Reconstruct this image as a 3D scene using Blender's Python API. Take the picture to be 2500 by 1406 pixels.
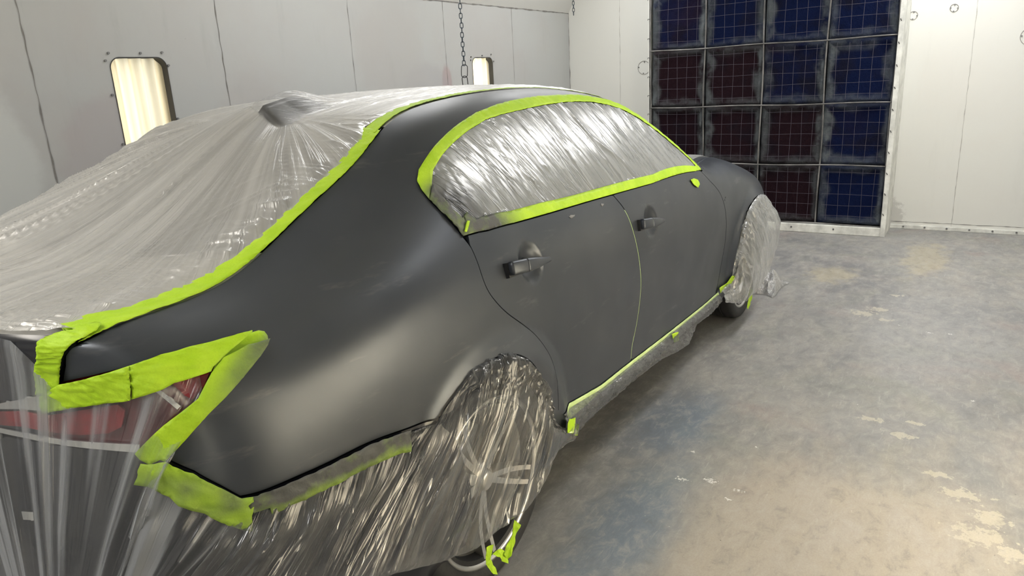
import bpy, bmesh, math, random, json
import numpy as np
from mathutils import Vector, Matrix, geometry, kdtree

for o in list(bpy.data.objects): bpy.data.objects.remove(o, do_unlink=True)
SC = bpy.context.scene; COL = SC.collection
rng = np.random.RandomState(7); random.seed(7)

# ------------------------------------------------------------------ camera, world, lights, exposure
CAM_F = Vector((0.80537692, 0.52438354, -0.27638728)); CAM_R = Vector((0.5327586, -0.84476909, -0.05033345)); CAM_U = CAM_R.cross(CAM_F)
cam = bpy.data.cameras.new('camera'); camo = bpy.data.objects.new('camera', cam); COL.objects.link(camo)
cam.sensor_width = 36; cam.lens = 36*1764.7/2500; cam.clip_start = .02; cam.clip_end = 60
camo.matrix_world = Matrix(((CAM_R.x, CAM_U.x, -CAM_F.x, -1.5538), (CAM_R.y, CAM_U.y, -CAM_F.y, -2.001), (CAM_R.z, CAM_U.z, -CAM_F.z, 1.4751), (0, 0, 0, 1)))
SC.camera = camo
w = bpy.data.worlds.new('booth_world'); SC.world = w; w.use_nodes = True
w.node_tree.nodes['Background'].inputs[0].default_value = (.8, .85, .9, 1); w.node_tree.nodes['Background'].inputs[1].default_value = .15
SC.view_settings.view_transform = 'Standard'; SC.view_settings.look = 'None'; SC.view_settings.gamma = 1; SC.view_settings.exposure = 0.0
SC.view_settings.use_curve_mapping = False
XB, XR, YL, YR, ZH, ZC = 5.79, -4.2, 1.881, -3.0, 2.132, 2.95      # booth: end wall, rear, left, right, hip foot, ceiling
HY = (ZC-ZH)/math.tan(math.radians(58))                             # hip panel run
def area(name, loc, rot, sx, sy, power, col=(1, .96, .9)):
    l = bpy.data.lights.new(name, 'AREA'); l.shape = 'RECTANGLE'; l.size = sx; l.size_y = sy; l.energy = power; l.color = col
    o = bpy.data.objects.new(name, l); COL.objects.link(o); o.location = loc; o.rotation_euler = rot; return o
LIGHTS = [  # fluorescent troughs: ceiling row left, ceiling row right (local x along the booth)
 ('ceiling_lamp_light', (2.0, .80, ZC-.10), (0, 0, 0), 1.8, .4, 22, (1, 1, .985)),
 ('ceiling_lamp_light', (4.4, .80, ZC-.10), (0, 0, 0), 1.8, .4, 26, (1, 1, .985)),
 ('ceiling_lamp_light', (-2.7, -.5, ZC-.10), (0, 0, 0), 1.8, .7, 46, (1, .985, .95)),
 ('ceiling_lamp_light', (-1.6, 1.05, ZC-.10), (0, 0, 0), 1.4, .35, 30, (1, .94, .84)),
 ('ceiling_lamp_light', (2.5, -1.75, ZC-.10), (0, 0, 0), 1.8, .35, 36, (1, .995, .98)),
 ('ceiling_lamp_light', (4.6, -1.75, ZC-.10), (0, 0, 0), 1.8, .35, 40, (1, 1, .985)),
]
for a in LIGHTS: area(*a)

# ------------------------------------------------------------------ helpers
def tag(o, label=None, cat=None, group=None, kind=None):
    for k, v in (('label', label), ('category', cat), ('group', group), ('kind', kind)):
        if v: o[k] = v
    return o
def mk(name, V, F, mat, parent=None, smooth=True, uv=None, attr=None):
    me = bpy.data.meshes.new(name); me.from_pydata([tuple(map(float, v)) for v in V], [], [tuple(map(int, f)) for f in F]); me.update()
    if smooth: me.polygons.foreach_set('use_smooth', [True]*len(me.polygons))
    if uv is not None:
        ul = me.uv_layers.new(name='UVMap'); idx = np.empty(len(me.loops), int); me.loops.foreach_get('vertex_index', idx)
        ul.data.foreach_set('uv', np.asarray(uv, float)[idx].ravel())
    for k, a in (attr or {}).items():
        at = me.attributes.new(k, 'FLOAT', 'POINT'); at.data.foreach_set('value', np.asarray(a, float).ravel())
    if mat: me.materials.append(mat)
    o = bpy.data.objects.new(name, me); COL.objects.link(o)
    if parent: o.parent = parent
    return o
def empty(name, loc=(0, 0, 0)):
    o = bpy.data.objects.new(name, None); COL.objects.link(o); o.location = loc; o.empty_display_size = .1; return o
def put(o, parent):
    """parent without moving"""
    o.parent = parent; o.matrix_parent_inverse = Matrix.Translation(-Vector(parent.location)); return o
def grid_faces(n, m, cyc=False):
    f = []
    for i in range(n-1):
        for j in range(m-1 if not cyc else m): f.append((i*m+j, (i+1)*m+j, (i+1)*m+(j+1) % m, i*m+(j+1) % m))
    return f
class MB:
    def __init__(s): s.v = []; s.f = []
    def add(s, V, F):
        n = len(s.v); s.v += [tuple(v) for v in V]; s.f += [tuple(i+n for i in f) for f in F]; return s
    def box(s, a, b, bev=0):
        (x0, y0, z0), (x1, y1, z1) = a, b
        if bev <= 0:
            V = [(x, y, z) for x in (x0, x1) for y in (y0, y1) for z in (z0, z1)]
            return s.add(V, [(0, 1, 3, 2), (4, 6, 7, 5), (0, 4, 5, 1), (2, 3, 7, 6), (0, 2, 6, 4), (1, 5, 7, 3)])
        bm = bmesh.new(); bmesh.ops.create_cube(bm, size=1)
        for v in bm.verts: v.co = Vector(((x0+x1)/2+v.co.x*(x1-x0), (y0+y1)/2+v.co.y*(y1-y0), (z0+z1)/2+v.co.z*(z1-z0)))
        bmesh.ops.bevel(bm, geom=bm.edges[:], offset=bev, segments=2, affect='EDGES', profile=.5)
        bm.verts.index_update(); s.add([v.co[:] for v in bm.verts], [[v.index for v in f.verts] for f in bm.faces]); bm.free(); return s
    def tube(s, pts, r, seg=8, cap=True, cyc=False):
        P = [Vector(p) for p in pts]; n = len(P); rings = []; up = None
        for i, p in enumerate(P):
            t = (P[(i+1) % n]-P[i-1]) if cyc else (P[min(i+1, n-1)]-P[max(i-1, 0)]); t.normalize()
            if up is None:
                up = Vector((0, 0, 1)) if abs(t.z) < .9 else Vector((1, 0, 0))
            a = t.cross(up).normalized(); b = a.cross(t).normalized(); up = b
            rr = r[i] if hasattr(r, '__len__') else r
            rings.append([p+rr*(math.cos(2*math.pi*k/seg)*a+math.sin(2*math.pi*k/seg)*b) for k in range(seg)])
        V = [v[:] for rg in rings for v in rg]; F = []
        for i in range(n if cyc else n-1):
            for k in range(seg):
                i2 = (i+1) % n; F.append((i*seg+k, i*seg+(k+1) % seg, i2*seg+(k+1) % seg, i2*seg+k))
        if cap and not cyc: F += [tuple(range(seg))[::-1], tuple((n-1)*seg+k for k in range(seg))]
        return s.add(V, F)
    def cyl(s, c, axis, r, h, seg=16):
        c = Vector(c); a = Vector(axis).normalized(); return s.tube([c-a*h/2, c+a*h/2], r, seg)
    def lathe(s, prof, seg=64, c=(0, 0, 0)):
        """profile (r, y) revolved about the y axis"""
        V = []; n = len(prof)
        for k in range(seg):
            a = 2*math.pi*k/seg
            for r, y in prof: V.append((c[0]+r*math.cos(a), c[1]+y, c[2]+r*math.sin(a)))
        F = [(k*n+j, ((k+1) % seg)*n+j, ((k+1) % seg)*n+j+1, k*n+j+1) for k in range(seg) for j in range(n-1)]
        return s.add(V, F)
    def build(s, name, mat, parent=None, smooth=False, **k): return mk(name, s.v, s.f, mat, parent, smooth, **k)
def autosmooth(o, ang=35):
    me = o.data; bm = bmesh.new(); bm.from_mesh(me)
    for e in bm.edges:
        if len(e.link_faces) == 2 and e.calc_face_angle(0) > math.radians(ang): e.smooth = False
    bm.to_mesh(me); bm.free(); me.polygons.foreach_set('use_smooth', [True]*len(me.polygons)); return o

_P = rng.rand(8, 257)
def n1(x, k=0):
    """smooth 1-D value noise 0..1"""
    x = np.asarray(x, float); i = np.floor(x).astype(int); f = x-i; f = f*f*(3-2*f); T = _P[k % 8]
    return T[i % 256]*(1-f)+T[(i+1) % 256]*f
_Q = rng.rand(128, 128)
def n2(x, y, k=0):
    x = np.asarray(x, float)+17.3*k; y = np.asarray(y, float)+9.1*k
    i = np.floor(x).astype(int); j = np.floor(y).astype(int); f = x-i; g = y-j; f = f*f*(3-2*f); g = g*g*(3-2*g)
    q = lambda a, b: _Q[a % 128, b % 128]
    return (q(i, j)*(1-f)+q(i+1, j)*f)*(1-g)+(q(i, j+1)*(1-f)+q(i+1, j+1)*f)*g
def ridge(x, y, k=0): return 1-np.abs(2*n2(x, y, k)-1)
def sst(a, b, x): t = np.clip((x-a)/(b-a), 0, 1); return t*t*(3-2*t)

# ------------------------------------------------------------------ materials
def mat(name): 
    m = bpy.data.materials.new(name); m.use_nodes = True; return m, m.node_tree.nodes, m.node_tree.links
class NT:
    """tiny node builder: every call returns an output socket"""
    def __init__(s, m): s.n = m.node_tree.nodes; s.l = m.node_tree.links
    def _in(s, sock, v):
        if hasattr(v, 'links') or isinstance(v, bpy.types.NodeSocket): s.l.new(v, sock)
        else:
            try: sock.default_value = v
            except Exception: sock.default_value = tuple(v)+(1,)
    def math(s, op, a, b=0., c=0., clamp=False):
        n = s.n.new('ShaderNodeMath'); n.operation = op; n.use_clamp = clamp
        for i, v in enumerate((a, b, c)): s._in(n.inputs[i], v)
        return n.outputs[0]
    def vec(s, op, a, b=(0, 0, 0)):
        n = s.n.new('ShaderNodeVectorMath'); n.operation = op; s._in(n.inputs[0], a); s._in(n.inputs[1], b)
        return n.outputs['Value'] if op in ('LENGTH', 'DISTANCE', 'DOT_PRODUCT') else n.outputs[0]
    def noise(s, v, scale=5, detail=3, rough=.5, dist=0.):
        n = s.n.new('ShaderNodeTexNoise'); s._in(n.inputs['Vector'], v); n.inputs['Scale'].default_value = scale; n.inputs['Detail'].default_value = detail
        n.inputs['Roughness'].default_value = rough; n.inputs['Distortion'].default_value = dist; return n.outputs[0]
    def mapr(s, x, a, b, c=0., d=1., smooth=True):
        n = s.n.new('ShaderNodeMapRange'); n.interpolation_type = 'SMOOTHSTEP' if smooth else 'LINEAR'; s._in(n.inputs[0], x)
        for i, v in enumerate((a, b, c, d)): n.inputs[i+1].default_value = v
        return n.outputs[0]
    def mix(s, f, a, b):
        n = s.n.new('ShaderNodeMix'); n.data_type = 'RGBA'; s._in(n.inputs[0], f)
        s._in(n.inputs[6], a if hasattr(a, 'links') else tuple(a)+(1,)); s._in(n.inputs[7], b if hasattr(b, 'links') else tuple(b)+(1,)); return n.outputs[2]
    def coord(s, k='Object'): return s.n.new('ShaderNodeTexCoord').outputs[k]
    def attr(s, k): n = s.n.new('ShaderNodeAttribute'); n.attribute_name = k; return n.outputs['Fac']
    def mapping(s, v, scale=(1, 1, 1), rot=(0, 0, 0), loc=(0, 0, 0)):
        n = s.n.new('ShaderNodeMapping'); s._in(n.inputs[0], v); n.inputs['Scale'].default_value = scale; n.inputs['Rotation'].default_value = rot; n.inputs['Location'].default_value = loc; return n.outputs[0]
    def bump(s, h, strength=.3, dist=.01):
        n = s.n.new('ShaderNodeBump'); s._in(n.inputs['Height'], h); n.inputs['Strength'].default_value = strength; n.inputs['Distance'].default_value = dist; return n.outputs[0]
def pbr(name, col, rough=.5, metal=0., spec=.5, **k):
    m, n, l = mat(name); b = n['Principled BSDF']; b.inputs['Base Color'].default_value = tuple(col)+(1,); b.inputs['Roughness'].default_value = rough
    b.inputs['Metallic'].default_value = metal; b.inputs['Specular IOR Level'].default_value = spec
    T = NT(m); c = T.coord(); q = T.noise(c, k.get('ns', 30), 4, .6); v = k.get('var', .12)
    cc = T.mix(T.mapr(q, .3, .7), [x*(1-v) for x in col], [min(1, x*(1+v)) for x in col]); l.new(cc, b.inputs['Base Color'])
    if k.get('bump'): l.new(T.bump(T.noise(c, k.get('bs', 60), 4, .6), k['bump'], .004), b.inputs['Normal'])
    return m

def paint_mat():
    m, n, l = mat('satin_dark_grey_paint'); b = n['Principled BSDF']; T = NT(m); c = T.coord()
    a = T.noise(c, 2.2, 3, .5); col = T.mix(T.mapr(a, .35, .65), (.056, .063, .076), (.070, .077, .089))
    haze = T.mapr(T.noise(T.mapping(c, (1.2, 1, 6), (0, .12, 0)), 3.2, 5, .62), .60, .74)       # dusty streaks of dry spray
    col = T.mix(T.math('MULTIPLY', haze, .45), col, (.16, .16, .165)); l.new(col, b.inputs['Base Color']); b.inputs['Metallic'].default_value = .55
    l.new(T.mapr(T.noise(c, 4, 2), .3, .7, .33, .40), b.inputs['Roughness']); b.inputs['Specular IOR Level'].default_value = .62
    l.new(T.bump(T.noise(c, 900, 2), .05, .0006), b.inputs['Normal']); return m
PAINT = paint_mat()
def tape_mat(name='lime_masking_tape', base=(.37, .60, .010), hi=(.46, .69, .025)):
    m, n, l = mat(name); b = n['Principled BSDF']; T = NT(m); c = T.coord()
    q = T.noise(c, 14, 4, .6); col = T.mix(T.mapr(q, .3, .7), base, hi)
    fib = T.noise(c, 260, 3, .6); col = T.mix(T.mapr(fib, .45, .8, 0, .25), col, [x*.7 for x in base])
    sp = T.attr('spray'); k = T.math('ADD', sp, T.math('MULTIPLY', T.math('SUBTRACT', T.noise(c, 18, 5, .6), .5), T.math('MULTIPLY', sp, 1.0)), clamp=True)
    col = T.mix(T.math('MULTIPLY', k, 1., clamp=True), col, (.085, .087, .085)); l.new(col, b.inputs['Base Color'])
    b.inputs['Roughness'].default_value = .55; b.inputs['Specular IOR Level'].default_value = .35
    l.new(T.bump(T.math('ADD', T.noise(c, 45, 4, .6), T.math('MULTIPLY', fib, .3)), .5, .003), b.inputs['Normal']); return m
TAPE = tape_mat(); PALE = tape_mat('pale_green_tape', (.50, .66, .27), (.62, .76, .38))

def film_mat(name, alpha0, alpha1, col=(.55, .55, .53), rough=.28, us=8., vs=.6, det=5, lo=.45, hi=.62, gloss=.35, bump=.6, hf=.5, spraycol=(.045, .046, .048), fine=60., cw=0.):
    """thin plastic film: clear where single, milky where it doubles into folds; u runs across the folds"""
    m, n, l = mat(name); T = NT(m); n.remove(n['Principled BSDF']); uv = T.coord('UV')
    c = T.coord()
    st = T.noise(T.mapping(uv, (us, vs, 1)), 1., det, .62, .15); st2 = T.noise(T.mapping(uv, (us*4.1, vs*1.7, 1), loc=(3, 7, 0)), 1., 3, .6, .2)
    fold = T.math('ADD', T.mapr(st, lo, hi), T.math('MULTIPLY', T.mapr(st2, .55, .72), .45), clamp=True)
    fo = T.attr('fold'); fold = T.math('ADD', fold, fo, clamp=True)
    al = T.math('ADD', T.math('MULTIPLY', fold, alpha1-alpha0), alpha0, clamp=True); al = T.math('MULTIPLY', al, T.math('SUBTRACT', 1., T.attr('contact'), clamp=True))
    h = T.math('ADD', T.math('MULTIPLY', st2, .6), T.math('MULTIPLY', T.noise(T.mapping(uv, (us*3, vs*5, 1)), 1., 2, .5, .4), hf))
    h = T.math('ADD', h, T.math('MULTIPLY', T.noise(c, fine*.5, 2, .5, .6), .06))
    cz = T.math('ABSOLUTE', T.math('SUBTRACT', T.noise(T.mapping(uv, (us*1.6, vs*1.1, 1), loc=(1, 2, 0)), 1., 3, .55, .25), .5)); cz = T.mapr(cz, 0., .018, 1, 0)
    cz2 = T.mapr(T.math('ABSOLUTE', T.math('SUBTRACT', T.noise(T.mapping(uv, (us*3.7, vs*2.3, 1), loc=(4, 1, 0)), 1., 3, .55, .4), .5)), 0., .015, 1, 0)
    h = T.math('ADD', h, T.math('ADD', T.math('MULTIPLY', cz, cw), T.math('MULTIPLY', cz2, cw*.5)))
    nb = T.bump(h, bump, .012)
    sp = T.attr('spray'); cc = T.mix(sp, col, spraycol)
    d = n.new('ShaderNodeBsdfDiffuse'); l.new(cc, d.inputs[0]); l.new(nb, d.inputs['Normal'])
    t = n.new('ShaderNodeBsdfTranslucent'); l.new(cc, t.inputs[0]); l.new(nb, t.inputs['Normal'])
    x = n.new('ShaderNodeMixShader'); x.inputs[0].default_value = .35; l.new(d.outputs[0], x.inputs[1]); l.new(t.outputs[0], x.inputs[2])
    tr = n.new('ShaderNodeBsdfTransparent'); tr.inputs[0].default_value = (.97, .97, .97, 1)
    y = n.new('ShaderNodeMixShader'); l.new(T.math('MAXIMUM', al, T.math('MULTIPLY', sp, .93)), y.inputs[0]); l.new(tr.outputs[0], y.inputs[1]); l.new(x.outputs[0], y.inputs[2])
    g = n.new('ShaderNodeBsdfGlossy'); g.inputs['Roughness'].default_value = rough; g.inputs[0].default_value = (1, 1, 1, 1); l.new(nb, g.inputs['Normal'])
    lw = n.new('ShaderNodeLayerWeight'); lw.inputs['Blend'].default_value = .5; l.new(nb, lw.inputs['Normal']); fr = T.math('ADD', .045, T.math('MULTIPLY', T.math('POWER', lw.outputs['Facing'], 4.), .9))
    z = n.new('ShaderNodeMixShader'); l.new(T.math('MULTIPLY', T.math('ADD', T.math('MULTIPLY', fr, gloss*2), gloss*.12, clamp=True), T.math('SUBTRACT', 1., T.math('ADD', T.math('MULTIPLY', sp, .65), T.math('MULTIPLY', T.attr('contact'), .7), clamp=True))), z.inputs[0]); l.new(y.outputs[0], z.inputs[1]); l.new(g.outputs[0], z.inputs[2])
    l.new(z.outputs[0], n['Material Output'].inputs[0]); return m

# ------------------------------------------------------------------ body loft
# ---- body loft: stations along the car (right side, y<0), 12 rows from sill to roof edge ----
def _st(x, rows):
    return [(r[2] if len(r) > 2 else x, r[1], r[0]) for r in rows]   # rows: (z, y[, x])
STN = [
 # rear centre, wrapping to the right rear corner
 _st(-1.07,[(.20,0,-.98),(.30,0,-1.06),(.45,0,-1.09),(.58,0,-1.095),(.69,0,-1.09),(.78,0,-1.06),(.87,0,-1.035),(.95,0,-1.03),(1.01,0,-1.035),(1.04,0,-1.05),(1.06,0,-1.06),(1.073,0,-1.055)]),
 _st(-1.05,[(.20,-.40,-.96),(.30,-.40,-1.04),(.45,-.40,-1.07),(.58,-.40,-1.075),(.69,-.40,-1.07),(.78,-.40,-1.04),(.87,-.40,-1.015),(.95,-.40,-1.01),(1.01,-.40,-1.015),(1.04,-.40,-1.03),(1.06,-.39,-1.04),(1.073,-.37,-1.035)]),
 _st(-1.0,[(.20,-.62,-.91),(.30,-.64,-.985),(.45,-.65,-1.015),(.58,-.65,-1.02),(.69,-.65,-1.015),(.78,-.645,-.99),(.87,-.63,-.975),(.95,-.62,-.97),(1.01,-.61,-.98),(1.04,-.60,-.99),(1.06,-.585,-.995),(1.073,-.56,-.99)]),
 _st(-.93,[(.20,-.73,-.84),(.30,-.765,-.90),(.45,-.785,-.93),(.58,-.79,-.935),(.69,-.785,-.93),(.78,-.775,-.92),(.87,-.76,-.915),(.95,-.745,-.92),(1.01,-.725,-.93),(1.045,-.705,-.94),(1.062,-.685,-.945),(1.074,-.66,-.94)]),
 _st(-.83,[(.20,-.80,-.74),(.30,-.845,-.79),(.45,-.868,-.82),(.58,-.872,-.83),(.70,-.870,-.835),(.79,-.860,-.84),(.87,-.845,-.845),(.94,-.825,-.85),(1.0,-.79,-.86),(1.035,-.755,-.865),(1.06,-.715,-.87),(1.076,-.67,-.87)]),
 _st(-.68,[(.20,-.83),(.30,-.875),(.45,-.895),(.58,-.90),(.71,-.902),(.81,-.895),(.89,-.878),(.95,-.85),(1.0,-.81),(1.035,-.76),(1.058,-.705),(1.073,-.652)]),
 _st(-.5,[(.20,-.84),(.30,-.885),(.45,-.903),(.60,-.91),(.74,-.914),(.84,-.910),(.92,-.893),(.985,-.857),(1.035,-.805),(1.075,-.745),(1.103,-.69),(1.122,-.635)]),
 _st(-.3,[(.20,-.84),(.30,-.885),(.45,-.905),(.60,-.916),(.75,-.922),(.86,-.917),(.945,-.90),(1.02,-.862),(1.08,-.80),(1.13,-.735),(1.17,-.668),(1.203,-.602)]),
 _st(-.1,[(.20,-.84),(.30,-.885),(.45,-.905),(.60,-.917),(.75,-.924),(.865,-.919),(.96,-.90),(1.05,-.86),(1.13,-.795),(1.20,-.72),(1.25,-.645),(1.287,-.577)]),
 _st(.06,[(.20,-.84),(.30,-.885),(.45,-.902),(.60,-.914),(.75,-.921),(.865,-.916),(.965,-.898),(1.075,-.855),(1.18,-.79),(1.275,-.71),(1.34,-.625),(1.368,-.545)]),
 _st(.3,[(.20,-.84),(.30,-.885),(.45,-.898),(.60,-.908),(.75,-.915),(.865,-.912),(.965,-.896),(1.073,-.852),(1.19,-.785),(1.30,-.708),(1.385,-.622),(1.42,-.53)]),
 _st(.7,[(.20,-.84),(.30,-.885),(.45,-.893),(.60,-.902),(.75,-.910),(.86,-.908),(.955,-.895),(1.06,-.853),(1.18,-.788),(1.31,-.705),(1.408,-.615),(1.441,-.52)]),
 _st(1.1,[(.20,-.84),(.30,-.885),(.45,-.892),(.60,-.901),(.75,-.909),(.855,-.907),(.945,-.894),(1.045,-.855),(1.17,-.79),(1.30,-.705),(1.40,-.618),(1.428,-.525)]),
 _st(1.3,[(.20,-.84),(.30,-.885),(.45,-.893),(.60,-.902),(.75,-.910),(.85,-.907),(.94,-.893),(1.038,-.857),(1.15,-.797),(1.275,-.72),(1.378,-.634),(1.405,-.548)]),
 _st(1.5,[(.20,-.84),(.30,-.885),(.45,-.894),(.60,-.904),(.75,-.911),(.85,-.907),(.935,-.893),(1.03,-.858),(1.125,-.808),(1.235,-.737),(1.337,-.655),(1.362,-.585)]),
 _st(1.68,[(.20,-.84),(.30,-.885),(.45,-.895),(.60,-.905),(.75,-.912),(.85,-.908),(.93,-.893),(1.02,-.86),(1.09,-.82),(1.18,-.765),(1.252,-.698),(1.281,-.64)]),
 _st(1.85,[(.20,-.84),(.30,-.885),(.45,-.896),(.60,-.906),(.75,-.913),(.85,-.908),(.925,-.893),(1.005,-.864),(1.05,-.84),(1.105,-.795),(1.155,-.745),(1.186,-.70)]),
 _st(1.98,[(.20,-.84),(.30,-.885),(.45,-.897),(.60,-.907),(.75,-.914),(.85,-.908),(.92,-.893),(.985,-.868),(1.01,-.853),(1.035,-.83),(1.058,-.80),(1.09,-.765)]),
 _st(2.12,[(.20,-.84),(.30,-.885),(.45,-.898),(.60,-.908),(.75,-.915),(.845,-.908),(.91,-.893),(.955,-.87),(.975,-.852),(.99,-.83),(1.002,-.80),(1.012,-.76)]),
 _st(2.4,[(.20,-.84),(.30,-.885),(.45,-.90),(.60,-.912),(.74,-.918),(.83,-.910),(.89,-.893),(.93,-.868),(.952,-.845),(.975,-.815),(.993,-.78),(1.004,-.735)]),
 _st(2.8,[(.20,-.84),(.30,-.885),(.45,-.90),(.60,-.912),(.72,-.917),(.80,-.907),(.85,-.888),(.885,-.86),(.905,-.835),(.922,-.80),(.935,-.76),(.942,-.71)]),
 _st(3.1,[(.20,-.80),(.30,-.85),(.45,-.875),(.56,-.89),(.66,-.895),(.73,-.885),(.78,-.865),(.81,-.84),(.825,-.81),(.838,-.775),(.847,-.735),(.852,-.68)]),
 _st(3.4,[(.20,-.70),(.28,-.75),(.40,-.78),(.50,-.80),(.58,-.805),(.64,-.80),(.68,-.78),(.71,-.755),(.735,-.72),(.76,-.68),(.78,-.64),(.795,-.59)]),
 _st(3.62,[(.20,-.50),(.28,-.54),(.40,-.57),(.48,-.58),(.55,-.58),(.60,-.57),(.64,-.55),(.67,-.53),(.69,-.50),(.71,-.47),(.725,-.43),(.735,-.40)]),
 _st(3.72,[(.20,0),(.28,0),(.40,0),(.48,0),(.55,0),(.60,0),(.64,0),(.66,0,3.71),(.68,0,3.70),(.70,0,3.69),(.71,0,3.68),(.72,0,3.67)]),
]
# centre line of the upper surfaces, one per station from the rear corner (station 3) on
CEN = [(-1.055,1.073),(-1.0,1.08),(-.86,1.09),(-.66,1.105),(-.36,1.205),(-.10,1.315),(.09,1.372),(.34,1.420),(.75,1.450),(1.2,1.452),(1.5,1.43),(1.75,1.385),(1.98,1.285),(2.17,1.18),(2.34,1.09),(2.5,1.02),(2.7,1.0),(3.0,.95),(3.3,.87),(3.5,.80),(3.62,.78),(3.67,.72)]

def nspline(t, y, tq):
    """natural cubic spline, y (n, ...)"""
    t = np.asarray(t, float); y = np.asarray(y, float); n = len(t); h = np.diff(t)
    A = np.zeros((n, n)); rhs = np.zeros_like(y)
    A[0, 0] = A[-1, -1] = 1
    for i in range(1, n-1):
        A[i, i-1] = h[i-1]; A[i, i] = 2*(h[i-1]+h[i]); A[i, i+1] = h[i]
        rhs[i] = 6*((y[i+1]-y[i])/h[i]-(y[i]-y[i-1])/h[i-1])
    M = np.linalg.solve(A, rhs.reshape(n, -1)).reshape(y.shape)
    tq = np.asarray(tq, float); i = np.clip(np.searchsorted(t, tq)-1, 0, n-2)
    sh = (-1,)+(1,)*(y.ndim-1)
    a = (t[i+1]-tq).reshape(sh); b = (tq-t[i]).reshape(sh); hh = h[i].reshape(sh)
    return (M[i]*a**3+M[i+1]*b**3)/(6*hh)+(y[i]/hh-M[i]*hh/6)*a+(y[i+1]/hh-M[i+1]*hh/6)*b

def gsm(G, sig, ax):
    k = int(3*sig+1); w = np.exp(-.5*(np.arange(-k, k+1)/sig)**2); w /= w.sum()
    G = np.moveaxis(G, ax, 0); P = np.concatenate([2*G[:1]-G[k:0:-1], G, 2*G[-1:]-G[-2:-k-2:-1]])
    out = sum(w[j]*P[j:j+len(G)] for j in range(2*k+1)); return np.moveaxis(out, 0, ax)

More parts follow.
